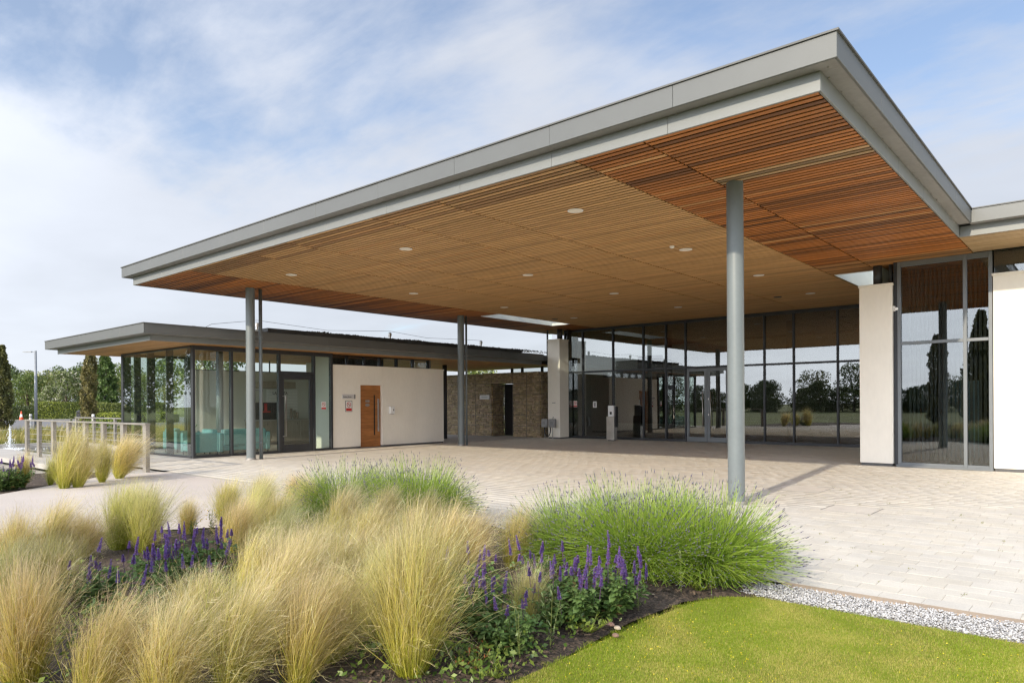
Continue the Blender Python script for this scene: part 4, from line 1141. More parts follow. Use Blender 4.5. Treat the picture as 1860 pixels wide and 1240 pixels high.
# ------------------------------------------------------------------ railings, fountain, car-park furniture
def railing(label, xs, y, h, thick, end_big=False, far=False):
    t = thing('railing', label, 'railing', (sum(xs)/len(xs), y, 0))
    for i, x in enumerate(xs):
        w = .09 if not far else .05
        p = MB().bevbox(x-w, x+w, y-.045, y+.045, -.14 if not far else -.02, h-.03, .003).build('post', 'post_metal' if not far else 'steel_dull', t)
    MB().bevbox(min(xs)-.09, max(xs)+.09, y-.06, y+.06, h-.029, h+.012, .004).build('handrail', 'post_metal' if not far else 'steel_dull', t)
    for k in range(5):
        z = .18+k*.165
        MB().tube([(min(xs), y, z), (max(xs), y, z)], .005, 5).build('cable', 'steel', t)
    return t
RYL = 6.7
railing('pale metal post railing with thin cables along the pond walkway', [aty(p, 769, RYL).x for p in (266, 225, 189, 156, 126, 98, 72, 50)], RYL, 1.10, .02)
railing('slim grey railing on the far side of the pond beside the pavilion', [-27.0, -29.2, -31.4, -33.4], 10.5, 1.05, .02, far=True)

def fountain():
    fx, fy = -27.6, 6.0
    p = atz(19, 815, -.17); fx, fy = p.x, p.y
    t = thing('fountain_jet', 'white water jet splashing up from the pond', 'fountain', (fx, fy, -.17))
    m = MB()
    for k in range(420):
        a = rng.uniform(0, 6.28); u = rng.random(); v = rng.uniform(0, 1)
        r = .015+.26*v*v*rng.random(); zz = 1.0*(1-(v*.9)**2)*rng.uniform(.05, 1.0)
        s_ = rng.uniform(.004, .013); c = Vector((fx+r*math.cos(a), fy+r*math.sin(a), -.17+max(.0, zz)))
        m.tube([c-Vector((0, 0, s_*2.2)), c, c+Vector((0, 0, s_*2.2))], [s_*.2, s_, s_*.2], 5)
    m.tube([(fx, fy, -.17), (fx, fy, .35), (fx+.01, fy, .72)], [.02, .022, .008], 7)
    m.build('spray', 'water_spray', t)['kind'] = 'stuff'
    m = MB()
    for k in range(260):
        a = rng.uniform(0, 6.28); r = abs(rng.gauss(0, .45)); s_ = rng.uniform(.01, .03)
        c = Vector((fx+r*1.6*math.cos(a), fy+r*math.sin(a), -.165)); m.tube([c-Vector((0, 0, .004)), c+Vector((0, 0, .006)), c+Vector((0, 0, .02))], [s_, s_, s_*.3], 6)
    m.build('foam', 'water_spray', t)['kind'] = 'stuff'
fountain()

def lamp_post():
    p = atz(66, 777); x, y = p.x, p.y
    t = thing('lamp_post', 'slim grey car park lamp post with a flat arm head', 'lamp post', (x, y, 0))
    MB().tube([(x, y, -.03), (x, y, 2.2), (x, y, 5.5)], [.10, .10, .075], 14).build('pole', 'lamp_metal', t, smooth=True)
    MB().tube([(x, y, 1.0), (x, y, 1.05)], .11, 14).build('collar', 'lamp_metal', t)
    d = Vector((-math.sin(TH), -math.cos(TH), 0))
    a = Vector((x, y, 5.42)); m = MB()
    m.tube([a, a+d*.25], .03, 8); m.build('arm', 'lamp_metal', t)
    h = MB(); b = a+d*.25; e = a+d*.85; s_ = Vector((d.y, -d.x, 0))*.13; u = Vector((0, 0, .05))
    h.v = [tuple(v) for v in (b-s_*.6-u*.5, b+s_*.6-u*.5, e+s_-u*.4, e-s_-u*.4, b-s_*.6+u, b+s_*.6+u, e+s_+u*.6, e-s_+u*.6)]
    h.f = [(3, 2, 1, 0), (4, 5, 6, 7), (0, 1, 5, 4), (1, 2, 6, 5), (2, 3, 7, 6), (3, 0, 4, 7)]; h.c = [None]*8
    h.build('lamp_head', 'lamp_metal', t)
lamp_post()
def traffic_cone(px, py, label, k=1.0):
    p = atz(px, py); s_ = 1.0*k; x, y = p.x, p.y
    t = thing('traffic_cone', label, 'traffic cone', (x, y, 0), 'cones in the car park')
    MB().bevbox(x-.26*s_, x+.26*s_, y-.26*s_, y+.26*s_, -.01, .06*s_, .01).build('base', 'cone_orange', t)
    MB().lathe((x, y, 0), [(.21*s_, .06*s_), (.155*s_, .36*s_)], 18).build('lower_cone', 'cone_orange', t, smooth=False)
    MB().lathe((x, y, 0), [(.155*s_, .361*s_), (.10*s_, .66*s_)], 18).build('reflective_band', 'white_plastic', t)
    MB().lathe((x, y, 0), [(.10*s_, .661*s_), (.04*s_, 1.0*s_), (.03*s_, 1.0*s_)], 18).build('tip', 'cone_orange', t)
traffic_cone(39.5, 763, 'orange and white traffic cone at the edge of the car park', 1.05)
def bollard(px, py, label):
    p = atz(px, py); x, y = p.x, p.y
    t = thing('bollard', label, 'bollard', (x, y, 0))
    MB().lathe((x, y, 0), [(.09, -.03), (.09, .95), (.07, 1.0)], 14).build('shaft', 'sign_white', t)
    MB().lathe((x, y, 0), [(.094, .72), (.094, .86)], 14).build('band', 'steel_dull', t)
bollard(56.5, 777, 'short white bollard beside the lamp post'); bollard(170, 779, 'short pale bollard to the right of the black bin')
def litter_bin():
    p = atz(148, 773); x, y = p.x, p.y
    t = thing('litter_bin', 'round-topped black litter bin before the hedge', 'bin', (x, y, 0)); t.scale = (.86, .86, .84)
    b = MB().lathe((x, y, 0), [(.30, -.02), (.33, .05), (.36, .95), (.37, 1.0)], 20).build('body', 'bin_black', t, smooth=True)
    MB().lathe((x, y, 0), [(.35, 1.001), (.35, 1.25), (.38, 1.26), (.36, 1.36), (.20, 1.46), (.01, 1.48)], 20).build('hood', 'bin_black', t, smooth=True)
    d = Vector((math.cos(TH), -math.sin(TH), 0)); s_ = Vector((d.y, -d.x, 0))*.2; c = Vector((x, y, 1.12))+d*.356
    q = MB(); q.v = [tuple(v) for v in (c-s_-Vector((0, 0, .09)), c+s_-Vector((0, 0, .09)), c+s_+Vector((0, 0, .09)), c-s_+Vector((0, 0, .09)))]; q.v += [tuple(Vector(v)-d*.15) for v in q.v]; q.f = [(0, 1, 2, 3), (4, 7, 6, 5), (0, 4, 5, 1), (1, 5, 6, 2), (2, 6, 7, 3), (3, 7, 4, 0)]; q.c = [None]*8
    q.build('opening', 'black', t)
    c2 = Vector((x, y, .55))+d*.352
    s2 = s_*.45; q = MB(); q.v = [tuple(v) for v in (c2-s2-Vector((0, 0, .1)), c2+s2-Vector((0, 0, .1)), c2+s2+Vector((0, 0, .1)), c2-s2+Vector((0, 0, .1)))]; q.v += [tuple(Vector(v)-d*.1) for v in q.v]; q.f = [(0, 1, 2, 3), (4, 7, 6, 5), (0, 4, 5, 1), (1, 5, 6, 2), (2, 6, 7, 3), (3, 7, 4, 0)]; q.c = [None]*8
    q.build('label_plate', 'sign_plate', t)
litter_bin()

# ------------------------------------------------------------------ trees and hedges
def rand_unit(n):
    v = nr.normal(0, 1, (n, 3)); return v/np.linalg.norm(v, axis=1)[:, None]
def leaf_quads(p, s, cols, tilt=None):
    """one small bent leaf clump per point"""
    n = len(p); a = rand_unit(n); b = np.cross(a, rand_unit(n)); b /= np.linalg.norm(b, axis=1)[:, None]
    s = s[:, None]
    v = np.stack([p-a*s, p-b*s*.55, p+a*s, p+b*s*.55], 1).reshape(-1, 3)
    q = np.arange(n*4).reshape(n, 4); return v, q, np.repeat(cols, 4, axis=0)
def clump_points(centres, radii, per, shell=.55):
    n = len(centres)*per
    c = np.repeat(centres, per, axis=0); r = np.repeat(radii, per)
    d = rand_unit(n); t = nr.uniform(shell, 1.0, n)**.6
    return c+d*(r*t)[:, None]*np.array([1, 1, .8]), d
def broad_tree(seed, h, spread, dark, light, n_cl=46, per=80, leaf=.16, low=.16, blossom=0):
    """meshes of one broadleaf tree at the origin: trunk with limbs, crown"""
    R = random.Random(seed)
    tr = MB(); top = h*.62
    lean = Vector((R.uniform(-.06, .06)*h, R.uniform(-.06, .06)*h, 0))
    tr.tube([(0, 0, -.1), (0, 0, h*.12), tuple(lean*.4+Vector((0, 0, h*.35))), tuple(lean+Vector((0, 0, top)))], [h*.03, h*.023, h*.018, h*.006], 8)
    cen, rad = [], []
    for k in range(n_cl):
        z = h*(low+(1-low)*R.random()**.85*.93); f = (z/h-low)/(1-low)
        prof = math.sin(math.pi*min(1, max(.10, f*.80+.16)))**.75
        a = R.uniform(0, 6.28); rr = spread*prof*math.sqrt(R.uniform(.05, 1))
        cen.append((rr*math.cos(a), rr*math.sin(a), z)); rad.append(spread*R.uniform(.20, .36)*(.7+.5*prof))
    for k in range(9):
        c = Vector(cen[R.randrange(n_cl)]); z0 = R.uniform(.18, .5)*h
        tr.tube([tuple(lean*(z0/top)+Vector((0, 0, z0))), tuple((c+Vector((0, 0, z0)))*.5+Vector((0, 0, .03*h))), tuple(c)], [h*.010, h*.006, h*.002], 5)
    cen, rad = np.array(cen), np.array(rad)
    p, d = clump_points(cen, rad, per)
    tone = np.repeat(nr.uniform(0, 1, n_cl), per); r2 = nr.uniform(0, 1, len(p))
    c = lerp(dark, light, np.clip(.55*tone+.45*r2, 0, 1)[:, None])
    if blossom:
        bl_ = (nr.random(len(p)) < blossom) & (p[:, 2] > h*.45); c[bl_] = np.array((.55, .52, .42))*nr.uniform(.7, 1.1, (bl_.sum(), 1))
    s = nr.uniform(.6, 1.3, len(p))*leaf
    v, q, cc = leaf_quads(p, s, c)
    return tr.mesh('trunk', 'bark'), np_mesh('crown', v, q, cc, 'tree_leaf')
def columnar_tree(seed, h, r, dark, light, n=5200, leaf=.075, trunk_z=0.0, bulge=.5, top=.25):
    R = random.Random(seed); tr = MB().tube([(0, 0, -.1), (0, 0, h*.4), (0, 0, h*.9)], [r*.22, r*.16, .02], 8)
    for k in range(12):
        a = R.uniform(0, 6.28); z = h*(trunk_z+.03+R.uniform(0, .5)); tr.tube([(0, 0, z), (r*.5*math.cos(a), r*.5*math.sin(a), z+h*.12), (r*.6*math.cos(a), r*.6*math.sin(a), z+h*.25)], [r*.07, r*.05, r*.02], 5)
    z = h*(trunk_z+(1-trunk_z)*nr.random(n)); f = (z-h*trunk_z)/(h*(1-trunk_z))
    prof = np.minimum(1, f/.12+.35)*np.where(f < bulge, 1, 1-(1-top)*((f-bulge)/(1-bulge))**1.6)
    a = nr.uniform(0, 6.28, n)
    lump = 1+.16*np.sin(3*a+z*3.1+seed)+.14*np.sin(5*a-z*5.3)+.10*np.sin(z*9+a*2)
    rr = r*prof*lump*nr.uniform(.55, 1.05, n)**.5
    lean = .04*h*(f**2)*math.sin(seed)
    p = np.stack([rr*np.cos(a)+lean, rr*np.sin(a), z], -1)
    t = np.clip(.5+.35*np.sin(3*a+z*3.1+seed)+nr.normal(0, .28, n), 0, 1)
    c = lerp(dark, light, t[:, None])
    v, q, cc = leaf_quads(p, nr.uniform(.6, 1.5, n)*leaf, c)
    v[:, 2] += nr.normal(0, .02, len(v))
    return tr.mesh('trunk', 'bark'), np_mesh('crown', v, q, cc, 'tree_leaf')
TREES = [broad_tree(1, 8.2, 3.6, (.045, .08, .02), (.19, .25, .055)), broad_tree(2, 7.2, 3.4, (.055, .09, .022), (.26, .30, .075)), broad_tree(3, 9.2, 3.4, (.04, .072, .028), (.15, .20, .07)), broad_tree(4, 6.0, 3.0, (.055, .09, .028), (.24, .28, .10), blossom=.16), broad_tree(5, 7.6, 3.8, (.06, .085, .022), (.29, .295, .08))]
def plant_tree(meshes, name, label, x, y, s, group, rot=None, z=-.05):
    t = thing(name, label, 'tree', (x, y, z), group)
    t.rotation_euler = (0, 0, rng.uniform(0, 6.28) if rot is None else rot); t.scale = (s*rng.uniform(.92, 1.1), s*rng.uniform(.92, 1.1), s)
    for n_, me in zip(('trunk', 'crown'), meshes):
        o = bpy.data.objects.new(n_, me); COL.objects.link(o); o.parent = t
    return t
def at_depth(px, d):
    r = (px-930)/FPX*d; return r*math.sin(TH)-d*math.cos(TH), r*math.cos(TH)+d*math.sin(TH)
FAR = [  # photo column, distance, scale, kind, label
    (-40, 118, 1.0, 0, 'broad tree at the far left edge of the treeline'),
    (12, 112, .92, 2, 'dark tree behind the tall left cypress'),
    (38, 126, 1.16, 1, 'rounded tree rising highest left of the lamp post'),
    (52, 104, .80, 0, 'dark green tree behind the traffic cone'),
    (76, 112, .93, 4, 'yellow-green tree just right of the lamp post'),
    (100, 128, .98, 2, 'dark distant crown between the lamp post and the blossoming tree'),
    (122, 104, 1.12, 3, 'white-flowering tree above the clipped hedge'),
    (96, 100, .74, 3, 'low blossom-flecked bush-like tree above the hedge'),
    (146, 120, 1.02, 0, 'full green tree behind the brown cypress'),
    (172, 122, 1.10, 2, 'dark tree between the brown cypress and the green columnar tree'),
    (200, 108, .90, 1, 'pale green tree beside the pavilion edge'),
    (226, 118, 1.06, 0, 'tree partly hidden by the pavilion side glass'),
    (262, 112, .98, 1, 'tree seen through the left pavilion glass'),
    (300, 118, 1.05, 2, 'dark tree seen through the middle pavilion glass'),
    (340, 108, 1.0, 4, 'tree seen through the pavilion corner glass'),
    (390, 60, .95, 0, 'tree top showing through the pavilion high window'),
    (870, 52, .62, 1, 'small tree top showing over the gabion wall')]
for px, d, s, k, lab in FAR:
    x, y = at_depth(px, d); plant_tree(TREES[k], 'broadleaf_tree', lab, x, y, s, 'trees beyond the car park')
BROWN = columnar_tree(1, 6.0, .50, (.075, .070, .022), (.23, .20, .065), n=7000, leaf=.075, bulge=.75, top=.55)
OLIVE = columnar_tree(2, 6.2, .62, (.050, .056, .016), (.17, .17, .05), n=8000, leaf=.075, bulge=.35, top=.22)
GREENC = columnar_tree(5, 6.6, 1.0, (.035, .07, .015), (.13, .20, .05), n=5200, leaf=.13, trunk_z=.18, bulge=.45, top=.3)
p = atz(3, 779); plant_tree(OLIVE, 'cypress_tree', 'tall olive-brown columnar cypress at the left picture edge', p.x, p.y, .93, 'columnar trees', 0)
p = atz(161, 778); plant_tree(BROWN, 'cypress_tree', 'brown columnar cypress beside the black bin', p.x, p.y, .84, 'columnar trees', .6)
x, y = at_depth(193, 84); plant_tree(GREENC, 'columnar_tree', 'green columnar tree behind the hedge near the pavilion', x, y, 1.16, 'columnar trees', 0)

def hedge(name, label, px0, px1, d, h, w, dark, light, base=0):
    x0, y0 = at_depth(px0, d); x1, y1 = at_depth(px1, d)
    t = thing(name, label, 'hedge', ((x0+x1)/2, (y0+y1)/2, -.05))
    L_ = math.hypot(x1-x0, y1-y0); n = int(L_*h*260)
    u = nr.uniform(0, 1, n); side = nr.random(n)
    off = np.where(side < .6, -w/2, nr.uniform(-w/2, w/2, n)); zz = np.where(side < .6, nr.uniform(0, h, n), h)
    bump = .06*np.sin(u*L_*1.3)+.05*np.sin(u*L_*3.1+zz*2)
    dx, dy = (x1-x0)/L_, (y1-y0)/L_
    nx, ny = -dy, dx
    if nx*x0+ny*y0 < 0: nx, ny = -nx, -ny
    off = off-bump*(side < .6)
    p = np.stack([x0+dx*u*L_+nx*off, y0+dy*u*L_+ny*off, zz+bump*.6*(side >= .6)], -1)+nr.normal(0, .035, (n, 3))
    tn = np.clip(.5+.3*np.sin(u*L_*.9)+nr.normal(0, .25, n), 0, 1); c = lerp(dark, light, tn[:, None])
    v, q, cc = leaf_quads(p, nr.uniform(.05, .11, n), c)
    o_ = np.array(ORG[t]); me = np_mesh('foliage', v-o_, q, cc, 'tree_leaf'); link('foliage', me, t)['kind'] = 'stuff'
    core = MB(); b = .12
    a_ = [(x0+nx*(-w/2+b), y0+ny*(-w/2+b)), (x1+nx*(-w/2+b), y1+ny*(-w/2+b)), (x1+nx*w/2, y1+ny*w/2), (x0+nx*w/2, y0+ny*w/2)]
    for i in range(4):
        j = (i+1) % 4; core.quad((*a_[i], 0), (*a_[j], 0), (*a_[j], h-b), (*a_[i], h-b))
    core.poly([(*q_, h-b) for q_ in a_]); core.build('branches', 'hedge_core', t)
hedge('clipped_hedge', 'long clipped bright green hedge behind the bin', 68, 196, 84, 2.0, 1.2, (.075, .105, .018), (.27, .31, .05))
hedge('clipped_hedge', 'darker clipped hedge between the brown cypress and the pavilion', 165, 300, 80, 1.85, 1.2, (.04, .065, .016), (.19, .22, .04))
hedge('low_hedge', 'low yellow-green hedge under the darker hedge', 176, 320, 66, .85, 1.2, (.11, .15, .018), (.36, .40, .06))
hedge('low_hedge', 'low dark shrub bank behind the traffic cone', -30, 70, 90, 1.5, 2.0, (.03, .045, .012), (.10, .13, .03))

# trees behind the viewpoint: they show only in the glass and by the shadow on the paving
for (x, y, s, lab) in ((-4.85, -2.35, .93, 'columnar cypress close behind the viewpoint whose shadow crosses the paving'), (-9.6, -21, 1.05, 'columnar cypress mirrored left in the right wing window'), (-7.0, -23, 1.08, 'columnar cypress mirrored right in the right wing window')):
    plant_tree(OLIVE if x != -9.6 else BROWN, 'cypress_tree', lab, x, y, s, 'columnar trees', rng.uniform(0, 6))
BUSH = [broad_tree(11, 6.4, 3.2, (.030, .055, .014), (.13, .17, .04), low=.0, n_cl=64), broad_tree(12, 5.6, 3.4, (.035, .06, .016), (.16, .19, .05), low=.0, n_cl=64)]
for i, (x, y, s, k) in enumerate(((-62, -19, 1.2, 0), (-66, -14, 1.3, 2), (-72, -19, 1.3, 1), (-76, -11, 1.25, 4), (-82, -16, 1.35, 2), (-70, -9, 1.1, 1), (-88, -9, 1.3, 0), (-58, -13, 1.1, 2))):
    plant_tree(TREES[k], 'broadleaf_tree', 'tall tree left of the viewpoint, mirrored in the pavilion side glass', x, y, s, 'trees mirrored in the pavilion')
for k in range(64):
    x = -84+k*2.2+rng.uniform(-1.2, 1.2); y = -74+rng.uniform(-9, 9)
    plant_tree(TREES[(k*3+k//5) % 5] if k % 5 == 0 else BUSH[k % 2], 'broadleaf_tree', 'broad tree of the treeline behind the viewpoint, mirrored in the glazing', x, y, rng.uniform(.72, .95) if k % 5 == 0 else rng.uniform(.58, .85), 'treeline mirrored in the glazing')

# ------------------------------------------------------------------ feather grass
WIND = np.array([math.sin(TH), math.cos(TH), 0.0])      # towards picture right
def feather_grass(seed, n, h, r0, spread, wind, green):
    g = np.random.default_rng(seed); K = 7
    a = g.uniform(0, 6.283, n); rb = r0*np.sqrt(g.random(n))
    base = np.stack([rb*np.cos(a), rb*np.sin(a), np.zeros(n)], -1)
    a2 = a+g.normal(0, .5, n); tilt = np.abs(g.normal(0, spread, n))*.8+rb/r0*.16
    # tussocks: blades gather in locks that share a direction
    locks = 26; lk = g.integers(0, locks, n); la = g.uniform(0, 6.283, locks); lt = np.abs(g.normal(0, spread, locks))
    mixk = .62
    a2 = np.where(g.random(n) < mixk, la[lk]+g.normal(0, .22, n), a2); tilt = np.where(g.random(n) < mixk, lt[lk]+g.normal(0, .07, n), tilt)
    L = h*g.uniform(.55, 1.12, n)*(1+.05*np.cos(a)); L = np.where(g.random(n) < .25, L*g.uniform(.45, .8, n), L); wild = g.random(n) < .07; a2 = np.where(wild, g.uniform(0, 6.283, n), a2); tilt = np.where(wild, g.uniform(.1, .75, n), tilt)
    hd = np.stack([np.cos(a2), np.sin(a2), np.zeros(n)], -1)
    t = np.linspace(0, 1, K)[None, :, None]
    th = (tilt[:, None]+(.25+.85*np.abs(tilt))[:, None]*np.linspace(0, 1, K)[None]**1.5*g.uniform(.4, 1.3, n)[:, None])
    th = np.clip(th, -.1, 1.75)
    seg = L[:, None]/(K-1)
    dz = np.cos(th)*seg; dr = np.sin(th)*seg
    z = np.concatenate([np.zeros((n, 1)), np.cumsum(dz[:, :-1], 1)], 1); rr = np.concatenate([np.zeros((n, 1)), np.cumsum(dr[:, :-1], 1)], 1)
    P = base[:, None, :]+hd[:, None, :]*rr[:, :, None]; P[:, :, 2] += z
    P += WIND[None, None]*(wind*h*t**2.0)*g.uniform(.5, 1.4, n)[:, None, None]
    P[:, :, 2] -= (np.abs(wind)*h*.32*t[:, :, 0]**2.4)
    P += (g.normal(0, .035, (n, 1, 3))*np.sin(t*math.pi)+g.normal(0, .05, (n, 1, 3))*t**2)*h
    P[:, 1:] += g.normal(0, .006, (n, K-1, 3))*t[:, 1:]
    P[:, :, 2] = np.maximum(P[:, :, 2], .004)
    w0 = np.where(g.random(n) < .34, g.uniform(.0028, .0048, n), g.uniform(.0012, .0022, n))[:, None]; w = w0*np.array([1.0, 1.05, 1, .9, .75, .55, .25])[None]
    tt = np.linspace(0, 1, K)[None, :, None]
    base_c = lerp((.62, .60, .06), (.46, .52, .05), g.random((n, 1)))
    mid_c = lerp((.90, .75, .28), (.82, .73, .17), g.random((n, 1)))
    tip_c = lerp((.93, .82, .54), (.88, .71, .47), g.random((n, 1)))
    fresh = g.random(n) < green
    mid_c[fresh] = lerp((.55, .62, .08), (.70, .68, .12), g.random((fresh.sum(), 1))); tip_c[fresh] = lerp((.76, .68, .22), (.84, .72, .36), g.random((fresh.sum(), 1)))
    br = g.random(n) < .18; mid_c[br] *= .45; tip_c[br] *= .5; base_c[br] *= .55
    tone = (g.uniform(.70, 1.12, locks)[lk]*g.uniform(.82, 1.12, n))[:, None]
    base_c, mid_c, tip_c = base_c*tone, mid_c*tone, tip_c*tone
    c = np.where(tt < .45, base_c[:, None]*(1-tt/.45)+mid_c[:, None]*(tt/.45), mid_c[:, None]*(1-(tt-.45)/.55)+tip_c[:, None]*((tt-.45)/.55))
    c = np.clip(c, 0, .92)
    s_ = np.stack([-np.sin(a2), np.cos(a2), g.normal(0, .4, n)], -1); s_ /= np.linalg.norm(s_, axis=1)[:, None]
    # fine awns that haze the upper part
    na = int(n*1.1); i = g.integers(0, n, na); k = g.integers(3, K, na); q0 = P[i, k]
    dv = (P[i, k]-P[i, k-1]); dv /= np.linalg.norm(dv, axis=1)[:, None]+1e-9; dv = dv+g.normal(0, .55, (na, 3)); dv /= np.linalg.norm(dv, axis=1)[:, None]
    al = g.uniform(.04, .14, na)*h
    AP = np.stack([q0, q0+dv*al[:, None]*.55, q0+dv*al[:, None]+WIND*.02], 1)
    ac = np.clip(c[i, k]*1.05, 0, .92)[:, None].repeat(3, 1); asd = np.cross(dv, rand_unit(na)); asd /= np.linalg.norm(asd, axis=1)[:, None]
    aw = np.tile(np.array([.0011, .0010, .0004]), (na, 1))
    return np_mesh('feather_grass', *cat_meshes([strips(P, w, c, s_), strips(AP, aw, ac, asd)]), 'grass_blade')
FG = [feather_grass(21, 3040, .80, .075, .20, .12, .18), feather_grass(22, 2400, .74, .055, .12, .22, .28), feather_grass(23, 2400, .70, .07, .16, .12, .5), feather_grass(24, 2560, .76, .05, .11, .28, .12), feather_grass(25, 2080, .72, .045, .10, .10, .5), feather_grass(26, 2400, .66, .07, .22, .18, .1)]
CL = [  # base column, base row, variant, scale, label
    (748, 1232, 0, 1.1, 'largest straw feather grass clump in the centre foreground, fanning from a lime base'),
    (300, 1300, 5, 0.84, 'feather grass clump cut by the bottom edge below the left purple salvia'),
    (415, 1275, 1, 0.79, 'feather grass clump at the bottom edge left of the centre clump'),
    (545, 1262, 3, 0.86, 'pale feather grass clump at the bottom edge beside the centre clump'),
    (45, 1262, 0, 0.86, 'feather grass clump in the bottom left corner'),
    (170, 1315, 1, 0.79, 'brownish feather grass clump at the bottom edge second from the left'),
    (10, 1130, 3, 0.82, 'feather grass clump cut by the left edge halfway up the bed'),
    (520, 1165, 0, 0.84, 'straw feather grass clump in the middle of the bed right of the salvia'),
    (615, 1120, 1, 0.86, 'tall blond feather grass clump behind the centre clump'),
    (445, 1120, 3, 0.82, 'feather grass clump directly right of the left purple salvia'),
    (715, 1085, 5, 0.82, 'blond feather grass clump below the grey-green lavender'),
    (800, 1060, 1, 0.84, 'feather grass clump leaning towards the right salvia'),
    (930, 1040, 4, 0.77, 'slim upright golden feather grass clump left of the green lavender'),
    (952, 1150, 4, 0.6, 'small golden feather grass tuft among the right purple salvia'),
    (90, 1030, 1, 0.86, 'purple-tipped feather grass clump beside the path at the left'),
    (150, 1020, 5, 0.72, 'greyish feather grass clump leaning right beside the path'),
    (30, 1045, 0, 0.72, 'feather grass clump at the left edge beside the path'),
    (215, 1005, 2, 0.94, 'upright feather grass clump in the back left of the bed'),
    (262, 1010, 3, 0.96, 'arching feather grass clump bending right over the yellow flowers'),
    (240, 985, 1, 0.84, 'hazy feather grass clump at the back edge before the path'),
    (425, 1010, 0, 0.75, 'feather grass clump behind the left purple salvia'),
    (500, 985, 2, 0.77, 'greenish feather grass clump left of the grey-green lavender'),
    (410, 950, 2, 0.84, 'feather grass clump at the back edge in line with the left column'),
    (470, 940, 1, 0.84, 'feather grass clump at the back edge right of the left column'),
    (535, 925, 5, 0.87, 'rusty-tipped feather grass clump at the back edge below the glass door'),
    (610, 1000, 3, 0.87, 'feather grass clump in front of the grey-green lavender'),
    (690, 985, 1, 0.84, 'feather grass clump before the middle of the grey-green lavender'),
    (770, 990, 4, 0.79, 'feather grass clump before the right end of the grey-green lavender'),
    (350, 1205, 3, 0.8, 'narrow feather grass clump just below the left purple salvia'),
    (475, 1218, 1, 0.86, 'feather grass clump between the two bottom-edge clumps left of centre'),
    (668, 1165, 3, 0.84, 'leaning feather grass clump close behind the left side of the centre clump'),
    (575, 1065, 2, 0.86, 'greenish feather grass clump in the middle rows of the bed'),
    (655, 1055, 3, 0.86, 'feather grass clump in the middle rows below the lavender'),
    (505, 1045, 1, 0.84, 'feather grass clump in the middle rows right of the yellow flowers'),
    (845, 1050, 3, 0.79, 'wind-bent feather grass clump at the right end of the middle row'),
    (560, 955, 2, 0.8, 'small feather grass clump at the left end of the grey-green lavender'),
    (340, 975, 5, 0.65, 'low feather grass clump beside the yellow flowers at the path'),
    (385, 1215, 2, .80, 'green-tinged feather grass clump low between the bottom-edge clumps'),
    (600, 1215, 3, .84, 'slender feather grass clump between the centre clump and its left neighbour'),
    (95, 1115, 1, .84, 'slender feather grass clump left of the lone purple spikes'),
    (545, 1110, 5, .82, 'spreading feather grass clump in the heart of the bed'),
    (750, 1040, 2, .84, 'green-tinged feather grass clump below the right end of the grey-green lavender'),
    (455, 985, 3, .84, 'wind-bent feather grass clump behind the yellow flowers'),
    (118, 886, 1, 1.45, 'largest feather grass clump beyond the path near the railing'),
    (142, 884, 0, 1.1, 'drooping feather grass clump right of the largest beyond the path'),
    (92, 880, 4, 0.72, 'small feather grass clump left of the largest beyond the path'),
    (186, 875, 4, 1.15, 'slim green feather grass clump beyond the path'),
    (218, 868, 3, 1.4, 'round feather grass clump beyond the path nearest the railing end post'),
    (42, 884, 4, 0.86, 'feather grass tuft beyond the path beside the far purple salvia'),
]
for i, (px, py, k, s, lab) in enumerate(CL):
    p = atz(px, py); z = .02 if in_poly(p.x, p.y, BED) else -.01
    o = link('feather_grass', FG[k], None, (p.x, p.y, z), 0, (s*rng.uniform(.85, 1.15), s*rng.uniform(.85, 1.15), s*rng.uniform(.92, 1.08)))
    o.rotation_euler = (rng.gauss(0, .04), rng.gauss(0, .04), rng.uniform(-.9, .9)); tag(o, lab, 'grass', 'feather grass clumps')
    tn = rng.choice([(1, 1, 1), (.90, .98, .82), (1.0, .95, .93), (.88, .83, .78), (.97, .98, .88), (1.04, 1.02, 1.0), (1, 1, 1)]); o.color = (*tn, 1)

